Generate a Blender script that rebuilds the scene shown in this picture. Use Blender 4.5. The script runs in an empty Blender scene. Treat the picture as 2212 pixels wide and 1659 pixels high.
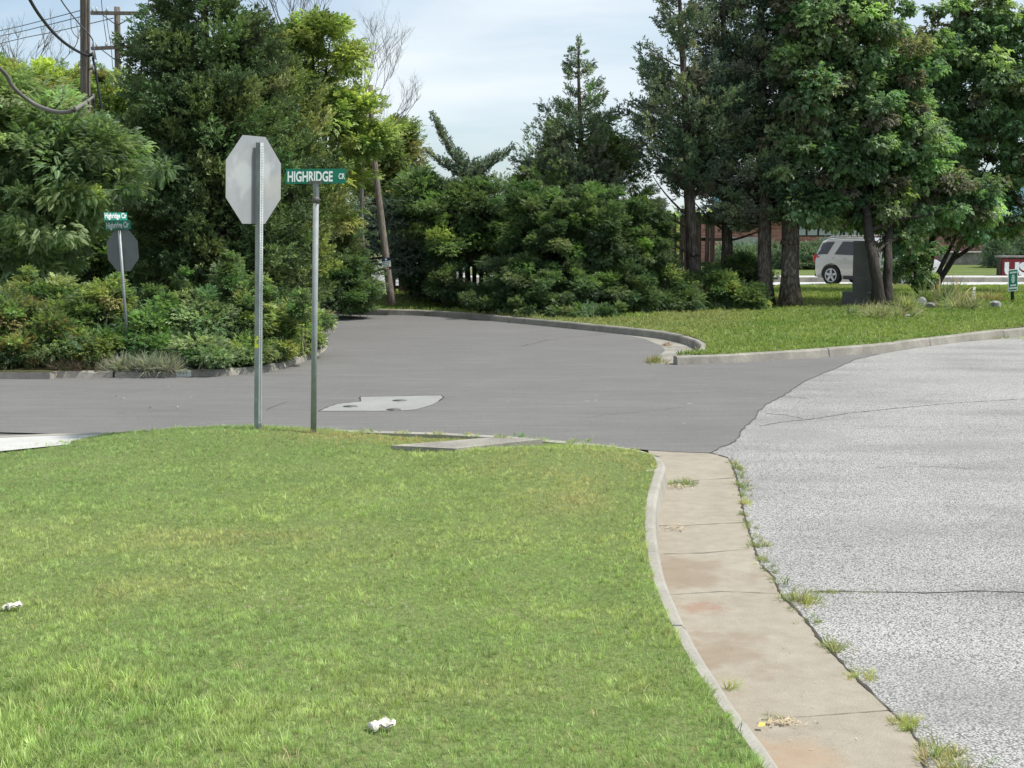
import bpy, bmesh, math, random
import numpy as np
from mathutils import Vector, Matrix
from mathutils.geometry import delaunay_2d_cdt, tessellate_polygon

# ------------------------------------------------------------------ camera, sky, sun, exposure
SC = bpy.context.scene
COL = SC.collection
F, V0, CZ = 3000.0, 490.0, 2.2            # focal length in units of a 2212 wide picture, horizon row, eye height
PITCH = math.atan((829.5 - V0) / F)
cam_d = bpy.data.cameras.new('camera')
cam = bpy.data.objects.new('camera', cam_d)
COL.objects.link(cam)
cam_d.sensor_width = 36.0
cam_d.lens = 36.0 * F / 2212.0
cam_d.clip_end = 2000
cam.location = (0, 0, CZ)
cam.rotation_euler = (math.radians(90) - PITCH, 0, 0)
SC.camera = cam

SUN_EL, SUN_AZ = 57.0, 98.0               # azimuth clockwise from +Y (ahead of the camera, to the right)
w = bpy.data.worlds.new('World'); SC.world = w; w.use_nodes = True
nt = w.node_tree; nt.nodes.clear()
N = nt.nodes.new; L = nt.links.new
out = N('ShaderNodeOutputWorld'); bg = N('ShaderNodeBackground')
sky = N('ShaderNodeTexSky'); sky.sky_type = 'NISHITA'; sky.sun_disc = False
sky.sun_elevation = math.radians(SUN_EL); sky.sun_rotation = math.radians(SUN_AZ)
sky.air_density = 1.0; sky.dust_density = 0.9; sky.ozone_density = 1.5
tc = N('ShaderNodeTexCoord'); mp = N('ShaderNodeMapping'); mp.inputs['Scale'].default_value = (2.0, 2.0, 9.0)
mp.inputs['Rotation'].default_value = (0, 0.06, 0.3)
n1 = N('ShaderNodeTexNoise'); n1.inputs['Scale'].default_value = 1.0; n1.inputs['Detail'].default_value = 7; n1.inputs['Roughness'].default_value = 0.55
n1.inputs['Distortion'].default_value = 0.5
rp = N('ShaderNodeValToRGB'); rp.color_ramp.elements[0].position = 0.30; rp.color_ramp.elements[1].position = 0.68
rp.color_ramp.elements[0].color = (0.12, 0.12, 0.12, 1); rp.color_ramp.elements[1].color = (0.93, 0.93, 0.93, 1)
mx = N('ShaderNodeMixRGB'); mx.inputs[2].default_value = (6.9, 7.45, 7.8, 1)
bg.inputs['Strength'].default_value = 0.105
L(tc.outputs['Generated'], mp.inputs['Vector']); L(mp.outputs[0], n1.inputs['Vector']); L(n1.outputs['Fac'], rp.inputs[0])
tnt = N('ShaderNodeMixRGB'); tnt.blend_type = 'MULTIPLY'; tnt.inputs[0].default_value = 1; tnt.inputs[2].default_value = (0.76, 0.92, 1.03, 1); L(sky.outputs[0], tnt.inputs[1])
L(rp.outputs[0], mx.inputs[0]); L(tnt.outputs[0], mx.inputs[1]); L(mx.outputs[0], bg.inputs['Color']); L(bg.outputs[0], out.inputs[0])

sd = bpy.data.lights.new('sun', 'SUN'); sd.energy = 4.2; sd.angle = math.radians(4.0); sd.color = (1.0, 0.965, 0.90)
so = bpy.data.objects.new('sun', sd); COL.objects.link(so)
el, az = math.radians(SUN_EL), math.radians(SUN_AZ)
sdir = Vector((math.sin(az) * math.cos(el), math.cos(az) * math.cos(el), math.sin(el)))
so.rotation_euler = sdir.to_track_quat('Z', 'Y').to_euler()
so.location = (10, 10, 30)
SC.view_settings.view_transform = 'Standard'; SC.view_settings.look = 'None'
SC.view_settings.exposure = 0.36; SC.view_settings.gamma = 1.0
SC.cycles.max_bounces = 6; SC.cycles.diffuse_bounces = 4; SC.cycles.transmission_bounces = 4; SC.cycles.transparent_max_bounces = 6

rng = np.random.default_rng(7)
random.seed(7)

# ------------------------------------------------------------------ picture <-> place helpers
def P(u, v, z=0.0):
    """point on the level plane z seen at picture position (u, v) of the 2212x1659 survey picture"""
    a = math.atan((v - 829.5) / F); cv = math.hypot(F, v - 829.5)
    dx, dy, dz = (u - 1106) / F, math.cos(PITCH) + (v - 829.5) / F * -math.sin(PITCH), -math.sin(PITCH) - (v - 829.5) / F * math.cos(PITCH)
    t = (z - CZ) / dz
    return (dx * t, dy * t, z)
def W(u, v, y):
    """point at distance y (metres ahead)"""
    dx, dy, dz = (u - 1106) / F, math.cos(PITCH) - (v - 829.5) / F * math.sin(PITCH), -math.sin(PITCH) - (v - 829.5) / F * math.cos(PITCH)
    t = y / dy
    return (dx * t, y, CZ + dz * t)
def SCL(y): return F / y

# ------------------------------------------------------------------ object helpers
def tag(o, label=None, cat=None, group=None, kind=None):
    if label: o['label'] = label
    if cat: o['category'] = cat
    if group: o['group'] = group
    if kind: o['kind'] = kind
    return o
def thing(name, label, cat, loc=(0, 0, 0), group=None):
    o = bpy.data.objects.new(name, None); COL.objects.link(o); o.location = loc; o.empty_display_size = 0.2
    return tag(o, label, cat, group)
def link(name, me, mats, parent=None, loc=None):
    o = bpy.data.objects.new(name, me); COL.objects.link(o)
    if mats is not None:
        for m in (mats if isinstance(mats, (list, tuple)) else [mats]): me.materials.append(m)
    if parent is not None:
        o.parent = parent
        if loc is None:                               # mesh data is in world coordinates
            wl = Vector((0, 0, 0)); q = parent
            while q is not None: wl += Vector(q.location); q = q.parent
            o.location = -wl
    if loc is not None: o.location = loc
    return o
def mesh_np(name, V, faces, mat_idx=None, col=None, smooth=False):
    """faces: list of (n,k) int arrays"""
    me = bpy.data.meshes.new(name)
    V = np.asarray(V, dtype=np.float32)
    me.vertices.add(len(V)); me.vertices.foreach_set('co', V.ravel())
    loops = np.concatenate([f.ravel() for f in faces]).astype(np.int32)
    starts = []; s = 0
    for f in faces:
        n, k = f.shape; starts.append(s + np.arange(n) * k); s += n * k
    starts = np.concatenate(starts).astype(np.int32)
    me.loops.add(len(loops)); me.loops.foreach_set('vertex_index', loops)
    me.polygons.add(len(starts)); me.polygons.foreach_set('loop_start', starts)
    if mat_idx is not None: me.polygons.foreach_set('material_index', np.asarray(mat_idx, dtype=np.int32))
    if smooth: me.polygons.foreach_set('use_smooth', np.ones(len(starts), dtype=bool))
    me.update(calc_edges=True)
    if col is not None:
        a = me.attributes.new('tint', 'FLOAT_COLOR', 'POINT')
        c = np.ones((len(V), 4), dtype=np.float32); c[:, :3] = col
        a.data.foreach_set('color', c.ravel())
    me.validate()
    return me
class MB:
    """collects shapes for one mesh"""
    def __init__(s): s.v = []; s.f = []; s.m = []; s.sm = []
    def add(s, vs, fs, m=0, smooth=False):
        b = len(s.v); s.v += [tuple(v) for v in vs]
        for f in fs: s.f.append(tuple(i + b for i in f)); s.m.append(m); s.sm.append(smooth)
    def box(s, c, size, rot=0.0, m=0, M=None, bev=0.0):
        bm = bmesh.new(); bmesh.ops.create_cube(bm, size=1.0)
        for v in bm.verts: v.co = Vector((v.co.x * size[0], v.co.y * size[1], v.co.z * size[2]))
        if bev > 0: bmesh.ops.bevel(bm, geom=list(bm.edges), offset=bev, segments=2, profile=0.5, affect='EDGES')
        T = M if M is not None else Matrix.Translation(c) @ Matrix.Rotation(rot, 4, 'Z')
        bm.verts.ensure_lookup_table()
        s.add([T @ v.co for v in bm.verts], [[v.index for v in f.verts] for f in bm.faces], m)
        bm.free()
    def tube(s, pts, rad, n=8, m=0, cap=True, wob=0.0):
        pts = [Vector(p) for p in pts]
        if not isinstance(rad, (list, tuple)): rad = [rad] * len(pts)
        rings = []; up = Vector((0.31, 0.2, 0.93)).normalized()
        for i, p in enumerate(pts):
            d = (pts[min(i + 1, len(pts) - 1)] - pts[max(i - 1, 0)]).normalized()
            a = d.cross(up)
            if a.length < 0.05: a = d.cross(Vector((1, 0, 0)))
            a.normalize(); b = d.cross(a)
            rings.append([p + (a * math.cos(2 * math.pi * k / n) + b * math.sin(2 * math.pi * k / n)) * rad[i] * (1 + (random.uniform(-wob, wob) if wob else 0)) for k in range(n)])
        vs = [v for r in rings for v in r]; fs = []
        for i in range(len(pts) - 1):
            for k in range(n):
                k2 = (k + 1) % n
                fs.append((i * n + k, i * n + k2, (i + 1) * n + k2, (i + 1) * n + k))
        if cap:
            fs.append(tuple(range(n))[::-1]); fs.append(tuple(range((len(pts) - 1) * n, len(pts) * n)))
        s.add(vs, fs, m, True)
    def cyl(s, c, r, h, n=24, m=0, axis='Z', r2=None):
        c = Vector(c); ax = {'X': Vector((1, 0, 0)), 'Y': Vector((0, 1, 0)), 'Z': Vector((0, 0, 1))}[axis]
        s.tube([c, c + ax * h], [r, r if r2 is None else r2], n, m)
    def build(s, name, mats, parent=None, loc=None):
        me = bpy.data.meshes.new(name); me.from_pydata(s.v, [], s.f)
        me.polygons.foreach_set('material_index', s.m); me.polygons.foreach_set('use_smooth', s.sm)
        me.update()
        return link(name, me, mats, parent, loc)

# ------------------------------------------------------------------ materials
def mat(name, base=(0.5, 0.5, 0.5), rough=0.7, metal=0.0, spec=0.4):
    m = bpy.data.materials.new(name); m.use_nodes = True
    b = m.node_tree.nodes['Principled BSDF']
    b.inputs['Base Color'].default_value = (*base, 1); b.inputs['Roughness'].default_value = rough
    b.inputs['Metallic'].default_value = metal; b.inputs['Specular IOR Level'].default_value = spec
    return m
def noise(nt, scale, detail=4, rough=0.55, vec=None, dist=0.0):
    n = nt.nodes.new('ShaderNodeTexNoise'); n.inputs['Scale'].default_value = scale; n.inputs['Detail'].default_value = detail
    n.inputs['Roughness'].default_value = rough; n.inputs['Distortion'].default_value = dist
    if vec is None:
        g = nt.nodes.new('ShaderNodeNewGeometry'); vec = g.outputs['Position']
    nt.links.new(vec, n.inputs['Vector']); return n.outputs['Fac']
def ramp(nt, fac, stops):
    r = nt.nodes.new('ShaderNodeValToRGB'); cr = r.color_ramp
    while len(cr.elements) < len(stops): cr.elements.new(0.5)
    for e, (p, c) in zip(cr.elements, stops):
        e.position = p; e.color = (*c, 1) if isinstance(c, (tuple, list)) else (c, c, c, 1)
    nt.links.new(fac, r.inputs[0]); return r.outputs[0]
def mix(nt, fac, a, b, mode='MIX'):
    m = nt.nodes.new('ShaderNodeMixRGB'); m.blend_type = mode
    for i, x in enumerate((fac, a, b)):
        if isinstance(x, (int, float)): m.inputs[i].default_value = x if i == 0 else (x, x, x, 1)
        elif isinstance(x, tuple): m.inputs[i].default_value = (*x, 1)
        else: nt.links.new(x, m.inputs[i])
    return m.outputs[0]
def posvec(nt, scale=(1, 1, 1), rot=(0, 0, 0)):
    g = nt.nodes.new('ShaderNodeNewGeometry'); m = nt.nodes.new('ShaderNodeMapping')
    m.inputs['Scale'].default_value = scale; m.inputs['Rotation'].default_value = rot
    nt.links.new(g.outputs['Position'], m.inputs['Vector']); return m.outputs[0]
def setbase(m, col, bump=None, bs=0.3, bd=0.01, rough=None):
    nt = m.node_tree; b = nt.nodes['Principled BSDF']
    nt.links.new(col, b.inputs['Base Color'])
    if rough is not None: nt.links.new(rough, b.inputs['Roughness'])
    if bump is not None:
        bn = nt.nodes.new('ShaderNodeBump'); bn.inputs['Strength'].default_value = bs; bn.inputs['Distance'].default_value = bd
        nt.links.new(bump, bn.inputs['Height']); nt.links.new(bn.outputs[0], b.inputs['Normal'])
    return m
def spot(nt, c, r, warp=0.25):
    """soft blot of radius r (m) at world point c, with a ragged edge"""
    g = nt.nodes.new('ShaderNodeNewGeometry')
    d = nt.nodes.new('ShaderNodeVectorMath'); d.operation = 'DISTANCE'; d.inputs[1].default_value = c
    nt.links.new(g.outputs['Position'], d.inputs[0])
    n = noise(nt, 3.5 / max(r, .05) * .5, 3)
    a = nt.nodes.new('ShaderNodeMath'); a.operation = 'MULTIPLY_ADD'; a.inputs[1].default_value = warp * r * 4; 
    nt.links.new(n, a.inputs[0]); nt.links.new(d.outputs['Value'], a.inputs[2])
    mr = nt.nodes.new('ShaderNodeMapRange'); mr.interpolation_type = 'SMOOTHSTEP'
    mr.inputs['From Min'].default_value = r * .25 + warp * r * 2; mr.inputs['From Max'].default_value = r + warp * r * 2
    mr.inputs['To Min'].default_value = 1; mr.inputs['To Max'].default_value = 0
    nt.links.new(a.outputs[0], mr.inputs['Value']); return mr.outputs[0]

M = {}
def leafmat(name, base, trans=0.48, rough=0.5, var=0.25, spec=0.35):
    m = bpy.data.materials.new(name); m.use_nodes = True; nt = m.node_tree; b = nt.nodes['Principled BSDF']
    at = nt.nodes.new('ShaderNodeAttribute'); at.attribute_name = 'tint'
    c = mix(nt, 1.0, base, at.outputs['Color'], 'MULTIPLY')
    nt.links.new(c, b.inputs['Base Color']); b.inputs['Roughness'].default_value = rough; b.inputs['Specular IOR Level'].default_value = spec
    t = nt.nodes.new('ShaderNodeBsdfTranslucent'); tcn = mix(nt, 1.0, c, (1.12, 1.22, 0.62), 'MULTIPLY'); nt.links.new(tcn, t.inputs['Color'])
    ms = nt.nodes.new('ShaderNodeMixShader'); ms.inputs[0].default_value = trans
    nt.links.new(b.outputs[0], ms.inputs[1]); nt.links.new(t.outputs[0], ms.inputs[2])
    nt.links.new(ms.outputs[0], nt.nodes['Material Output'].inputs[0])
    return m
M['leaf'] = leafmat('leaf', (1, 1, 1))
M['needle'] = leafmat('needle', (1, 1, 1), trans=0.25, rough=0.6, spec=0.25)
M['blade'] = leafmat('grass_blade', (1, 1, 1), trans=0.35, rough=0.5, spec=0.3)

m = mat('bark', rough=0.9, spec=0.15); nt = m.node_tree
f = noise(nt, 9, 6, .65, posvec(nt, (2.2, 2.2, .35)))
setbase(m, ramp(nt, f, [(0.3, (0.035, 0.028, 0.022)), (0.5, (0.10, 0.08, 0.065)), (0.68, (0.26, 0.22, 0.19))]), f, 1.0, 0.05); M['bark'] = m
m = mat('dark_bark', rough=0.9, spec=0.15); nt = m.node_tree
f = noise(nt, 12, 5, .6, posvec(nt, (2, 2, .4)))
setbase(m, ramp(nt, f, [(0.3, (0.025, 0.021, 0.018)), (0.7, (0.085, 0.075, 0.065))]), f, .7, 0.02); M['dbark'] = m
m = mat('grey_twig', rough=0.9, spec=0.1); nt = m.node_tree
setbase(m, ramp(nt, noise(nt, 3, 2), [(0.3, (0.13, 0.12, 0.11)), (0.7, (0.24, 0.225, 0.21))])); M['twig'] = m
m = mat('pole_wood', rough=0.85, spec=0.15); nt = m.node_tree
f = noise(nt, 14, 6, .6, posvec(nt, (2.5, 2.5, .12)))
setbase(m, ramp(nt, f, [(0.3, (0.075, 0.06, 0.048)), (0.5, (0.16, 0.135, 0.112)), (0.75, (0.27, 0.24, 0.205))]), f, .5, 0.01); M['pole'] = m
m = mat('fence_wood', rough=0.9, spec=0.1); nt = m.node_tree
f = noise(nt, 10, 5, .6, posvec(nt, (2.5, 2.5, .2)))
setbase(m, ramp(nt, f, [(0.3, (0.03, 0.024, 0.02)), (0.7, (0.11, 0.09, 0.075))]), f, .4, 0.01); M['fence'] = m

def galv(name, lo, hi, sc=8, metal=0.35, rough=0.5):
    m = mat(name, rough=rough, metal=metal, spec=.4); nt = m.node_tree
    f = noise(nt, sc, 6, .6); g = noise(nt, sc * 9, 2)
    setbase(m, mix(nt, .25, ramp(nt, f, [(0.35, lo), (0.65, hi)]), ramp(nt, g, [(0.3, lo), (0.7, hi)])), g, .08, .002); return m
M['galv'] = galv('galvanised_steel', (0.20, 0.222, 0.218), (0.31, 0.335, 0.33), 10)
M['alu'] = galv('weathered_aluminium', (0.29, 0.303, 0.312), (0.35, 0.362, 0.362), 3.2, .1, .5)
m = M['alu']; nt = m.node_tree
M['galv_light'] = galv('bright_and_sunlit_steel', (0.44, 0.465, 0.465), (0.62, 0.645, 0.645), 14, .05, .5)  # bright fittings; also the sunlit tone painted on the stop post's holed face
M['post_green'] = galv('painted_steel_pipe', (0.22, 0.24, 0.235), (0.30, 0.322, 0.315), 9, .05, .6)
M['hole'] = mat('hole', (0.17, 0.18, 0.18), .8)
M['grey_back'] = galv('dull_sign_back', (0.115, 0.13, 0.125), (0.15, 0.165, 0.155), 5, .0, .6)
m = mat('sign_green', rough=.45, spec=.4); nt = m.node_tree
setbase(m, ramp(nt, noise(nt, 7, 4), [(0.3, (0.002, 0.135, 0.085)), (0.7, (0.006, 0.19, 0.12))])); M['green'] = m
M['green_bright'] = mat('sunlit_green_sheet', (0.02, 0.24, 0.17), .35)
M['sign_white'] = mat('sign_white', (0.80, 0.84, 0.82), .4)
M['sign_pale'] = mat('faded_letter', (0.50, 0.55, 0.50), .5)
M['red'] = mat('sign_red', (0.19, 0.012, 0.018), .5)
M['stop_red'] = mat('stop_red', (0.5, 0.02, 0.025), .4)
M['darkred'] = mat('dark_red_band', (0.12, 0.004, 0.006), .5)
M['navy'] = mat('navy_band', (0.008, 0.02, 0.07), .5)
M['ink'] = mat('grey_ink', (0.12, 0.12, 0.13), .7)
M['bright_yellow'] = mat('fluorescent_yellow', (0.72, 0.82, 0.03), .5)
M['yellow_plastic'] = mat('dull_yellow_plastic', (0.22, 0.13, 0.012), .6)
M['black'] = mat('black_rubber', (0.012, 0.012, 0.013), .75)
M['cable'] = mat('black_cable', (0.02, 0.022, 0.025), .6)
M['guy'] = mat('grey_cable_cover', (0.17, 0.16, 0.145), .7)
M['wire'] = mat('thin_wire', (0.11, 0.12, 0.14), .6)
m = mat('car_paint', (0.40, 0.385, 0.345), .28, .25, .5); b = m.node_tree.nodes['Principled BSDF']; b.inputs['Coat Weight'].default_value = .8; b.inputs['Coat Roughness'].default_value = .05; M['paint'] = m
M['glass'] = mat('tinted_glass', (0.02, 0.022, 0.027), .05, 0, .6)
M['rim'] = mat('alloy_rim', (0.42, 0.42, 0.41), .35, .5)
M['tail'] = mat('tail_lamp_red', (0.42, 0.012, 0.012), .2)
M['lamp'] = mat('headlamp_glass', (0.7, 0.72, 0.74), .12)
M['trim'] = mat('dark_plastic_trim', (0.025, 0.025, 0.03), .6)
m = mat('granite', rough=.75, spec=.25); nt = m.node_tree
setbase(m, mix(nt, .3, ramp(nt, noise(nt, 4, 4), [(0.3, (0.075, 0.074, 0.068)), (0.7, (0.115, 0.112, 0.103))]), ramp(nt, noise(nt, 90, 2), [(0.35, 0.04), (0.65, 0.20)])), noise(nt, 60, 2), .2, .004); M['granite'] = m
m = mat('rock', rough=.85, spec=.2); nt = m.node_tree
f = noise(nt, 6, 6, .6)
setbase(m, ramp(nt, f, [(0.3, (0.15, 0.155, 0.16)), (0.6, (0.36, 0.355, 0.34)), (0.75, (0.6, 0.59, 0.56))]), f, .6, .03); M['rock'] = m
m = mat('paper', (0.60, 0.575, 0.49), .8, 0, .2); M['paper'] = m
M['teal'] = mat('teal_metal_roof', (0.03, 0.10, 0.125), .45)
M['panel'] = mat('beige_panel', (0.40, 0.40, 0.37), .6)
M['glass_pale'] = mat('pale_window', (0.42, 0.45, 0.46), .3)
m = mat('dry_leaf', (0.25, 0.14, 0.06), .8); M['litter'] = m
M['clover'] = mat('clover_petal', (0.5, 0.47, 0.38), .8)
M['straw'] = mat('straw', (0.52, 0.42, 0.26), .8)
M['debris'] = mat('dark_debris', (0.06, 0.05, 0.045), .8)

m = mat('red_brick', rough=.85, spec=.15); nt = m.node_tree
bt = nt.nodes.new('ShaderNodeTexBrick'); bt.inputs['Scale'].default_value = 1.0
bt.inputs['Brick Width'].default_value = .42; bt.inputs['Row Height'].default_value = .2; bt.inputs['Mortar Size'].default_value = .02
bt.inputs['Color1'].default_value = (0.30, 0.105, 0.085, 1); bt.inputs['Color2'].default_value = (0.42, 0.19, 0.15, 1); bt.inputs['Mortar'].default_value = (0.42, 0.33, 0.29, 1)
g = nt.nodes.new('ShaderNodeNewGeometry'); sx = nt.nodes.new('ShaderNodeSeparateXYZ'); cx = nt.nodes.new('ShaderNodeCombineXYZ')
nt.links.new(g.outputs['Position'], sx.inputs[0]); nt.links.new(sx.outputs['X'], cx.inputs['X']); nt.links.new(sx.outputs['Z'], cx.inputs['Y']); nt.links.new(cx.outputs[0], bt.inputs['Vector'])
setbase(m, mix(nt, .35, bt.outputs['Color'], ramp(nt, noise(nt, 3, 5), [(0.35, (0.24, 0.08, 0.07)), (0.65, (0.45, 0.25, 0.21))]))); M['brick'] = m
m = mat('stone_block', rough=.85, spec=.15); nt = m.node_tree
setbase(m, ramp(nt, noise(nt, 2.2, 6, .7), [(0.3, (0.14, 0.13, 0.115)), (0.55, (0.27, 0.255, 0.235)), (0.75, (0.42, 0.41, 0.39))]), noise(nt, 5, 4), .4, .03); M['block'] = m

# grounds
m = mat('asphalt_new', rough=.82, spec=.3); nt = m.node_tree
a = noise(nt, 0.6, 6, .66, posvec(nt, (.5, 1.3, 1), (0, 0, .12)), .6)
b2 = noise(nt, 170, 2, .6); c3 = noise(nt, 3.2, 5, .6, posvec(nt, (.3, 2.2, 1), (0, 0, .05)))
base = ramp(nt, a, [(0.33, (0.078, 0.077, 0.077)), (0.5, (0.122, 0.120, 0.118)), (0.66, (0.195, 0.191, 0.186))])
base = mix(nt, .5, base, ramp(nt, c3, [(0.36, (0.075, 0.073, 0.073)), (0.5, (0.125, 0.122, 0.119)), (0.62, (0.215, 0.209, 0.20))]))
m4 = noise(nt, 22, 5, .75); base = mix(nt, .3, base, ramp(nt, m4, [(0.35, (0.08, 0.078, 0.077)), (0.65, (0.18, 0.175, 0.168))]))
base = mix(nt, .5, base, ramp(nt, b2, [(0.3, (0.07, 0.07, 0.072)), (0.52, (0.165, 0.158, 0.147)), (0.72, (0.38, 0.365, 0.345))]))
setbase(m, base, b2, .25, .004); M['asphalt'] = m
m = mat('asphalt_old', rough=.85, spec=.3); nt = m.node_tree
vo = nt.nodes.new('ShaderNodeTexVoronoi'); vo.inputs['Scale'].default_value = 92; nt.links.new(posvec(nt), vo.inputs['Vector'])
sp = mix(nt, .6, vo.outputs['Distance'], noise(nt, 76, 5, .8))
agg = ramp(nt, sp, [(0.35, (0.56, 0.545, 0.51)), (0.46, (0.39, 0.38, 0.36)), (0.54, (0.15, 0.145, 0.138)), (0.66, (0.045, 0.044, 0.042))])
tone = ramp(nt, noise(nt, .6, 5, .6, posvec(nt, (.6, 1.3, 1))), [(0.32, 0.62), (0.5, .95), (0.68, 1.15)])
base = mix(nt, 1.0, agg, tone, 'MULTIPLY')
base = mix(nt, .22, base, ramp(nt, noise(nt, 14, 5, .7), [(0.3, (0.28, 0.275, 0.262)), (0.7, (0.42, 0.412, 0.395))]))
tyre = spot(nt, (*P(1690, 935)[:2], 0), .9, .35)
base = mix(nt, mix(nt, .5, 0.0, tyre), base, (0.20, 0.197, 0.19))
for (u_, v_, r_) in ((1640, 925, .6), (1760, 948, .45), (1830, 965, .4), (1700, 905, .5), (1900, 1130, .5), (2050, 1500, .6), (2080, 960, .7)):
    base = mix(nt, mix(nt, .33, 0.0, spot(nt, (*P(u_, v_)[:2], 0), r_, .5)), base, (0.22, 0.217, 0.21))
setbase(m, base, sp, -.5, .006); M['old_asphalt'] = m
m = mat('gutter_concrete', rough=.85, spec=.2); nt = m.node_tree
fine = noise(nt, 120, 3, .6); big = noise(nt, 1.6, 6, .62); mid = noise(nt, 9, 5, .6)
base = ramp(nt, big, [(0.3, (0.225, 0.195, 0.15)), (0.5, (0.30, 0.262, 0.20)), (0.7, (0.36, 0.325, 0.26))])
base = mix(nt, .42, base, ramp(nt, mid, [(0.3, (0.18, 0.155, 0.12)), (0.7, (0.40, 0.37, 0.31))]))
base = mix(nt, .35, base, ramp(nt, fine, [(0.32, (0.22, 0.18, 0.14)), (0.5, (0.32, 0.282, 0.22)), (0.7, (0.50, 0.46, 0.385))]))
rust = spot(nt, (*P(1517, 1312)[:2], 0), .17, .5); base = mix(nt, mix(nt, .45, 0.0, rust), base, (0.26, 0.12, 0.07))
br = spot(nt, (*P(1470, 1240)[:2], 0), .55, .6); base = mix(nt, mix(nt, .48, 0.0, br), base, (0.21, 0.15, 0.095))
br = spot(nt, (*P(1545, 1410)[:2], 0), .42, .7); base = mix(nt, mix(nt, .48, 0.0, br), base, (0.21, 0.15, 0.095))
br = spot(nt, (*P(1715, 1640)[:2], 0), .3, .4); base = mix(nt, mix(nt, .5, 0.0, br), base, (0.33, 0.22, 0.13))
setbase(m, base, fine, .2, .003); M['gutter'] = m
m = mat('kerb_concrete', rough=.85, spec=.2); nt = m.node_tree
fine = noise(nt, 90, 3, .65); big = noise(nt, 2.6, 6, .65)
base = ramp(nt, big, [(0.3, (0.25, 0.235, 0.195)), (0.55, (0.355, 0.335, 0.285)), (0.75, (0.43, 0.41, 0.36))])
base = mix(nt, .35, base, ramp(nt, fine, [(0.3, (0.14, 0.13, 0.11)), (0.7, (0.44, 0.425, 0.38))]))
setbase(m, base, fine, .35, .004); M['kerb'] = m
m = mat('old_kerb_concrete', rough=.9, spec=.15); nt = m.node_tree
fine = noise(nt, 50, 3, .65); big = noise(nt, 1.7, 7, .7)
base = ramp(nt, big, [(0.3, (0.14, 0.135, 0.118)), (0.5, (0.27, 0.255, 0.22)), (0.72, (0.43, 0.40, 0.34))])
base = mix(nt, .3, base, ramp(nt, fine, [(0.3, (0.09, 0.085, 0.075)), (0.7, (0.45, 0.42, 0.36))]))
setbase(m, base, fine, .5, .008); M['old_kerb'] = m
m = mat('pale_concrete', rough=.8, spec=.25); nt = m.node_tree
base = ramp(nt, noise(nt, 3, 6, .65), [(0.3, (0.38, 0.37, 0.33)), (0.7, (0.5, 0.49, 0.45))])
base = mix(nt, .3, base, ramp(nt, noise(nt, 80, 2), [(0.3, 0.35), (0.7, 0.75)]))
setbase(m, base); M['pale'] = m
m = mat('patch_concrete', rough=.8, spec=.25); nt = m.node_tree
base = ramp(nt, noise(nt, 2, 6, .65), [(0.3, (0.20, 0.20, 0.185)), (0.7, (0.29, 0.29, 0.27))])
base = mix(nt, .3, base, ramp(nt, noise(nt, 80, 2), [(0.3, 0.18), (0.7, 0.5)]))
setbase(m, base); M['patch'] = m
M['iron'] = mat('cast_iron', (0.12, 0.118, 0.11), .6, .3)
M['joint'] = mat('joint_dirt', (0.075, 0.066, 0.055), .95, 0, .1)
m = mat('soil', rough=.95, spec=.1); nt = m.node_tree
base = ramp(nt, noise(nt, 5, 6, .65), [(0.3, (0.045, 0.04, 0.024)), (0.55, (0.09, 0.095, 0.04)), (0.75, (0.14, 0.12, 0.07))])
setbase(m, base, noise(nt, 30, 3), .6, .02); M['soil'] = m
m = mat('lawn_ground', rough=.95, spec=.1); nt = m.node_tree
base = ramp(nt, noise(nt, 1.3, 6, .65), [(0.3, (0.09, 0.14, 0.04)), (0.5, (0.14, 0.19, 0.06)), (0.75, (0.20, 0.22, 0.09))])
base = mix(nt, .5, base, ramp(nt, noise(nt, 45, 3, .7), [(0.3, (0.06, 0.08, 0.03)), (0.7, (0.22, 0.27, 0.10))]))
setbase(m, base, noise(nt, 40, 3), .8, .03); M['lawn'] = m
m = mat('far_lawn_ground', rough=.95, spec=.1); nt = m.node_tree
base = ramp(nt, noise(nt, .5, 6, .65, posvec(nt, (.5, 1, 1))), [(0.3, (0.075, 0.12, 0.028)), (0.5, (0.115, 0.165, 0.045)), (0.75, (0.19, 0.20, 0.08))])
base = mix(nt, .45, base, ramp(nt, noise(nt, 22, 4, .75), [(0.3, (0.04, 0.06, 0.018)), (0.7, (0.24, 0.28, 0.10))]))
setbase(m, base, noise(nt, 25, 3), .8, .05); M['far_lawn'] = m
m = mat('field_ground', rough=.95, spec=.1); nt = m.node_tree
base = ramp(nt, noise(nt, .25, 6, .65), [(0.3, (0.08, 0.10, 0.035)), (0.75, (0.17, 0.17, 0.09))])
setbase(m, base); M['field'] = m
m = mat('far_road', rough=.8, spec=.3); nt = m.node_tree
setbase(m, ramp(nt, noise(nt, 1.5, 5, .6, posvec(nt, (.2, 1.5, 1))), [(0.3, (0.43, 0.43, 0.42)), (0.7, (0.58, 0.58, 0.565))])); M['far_road'] = m

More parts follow.
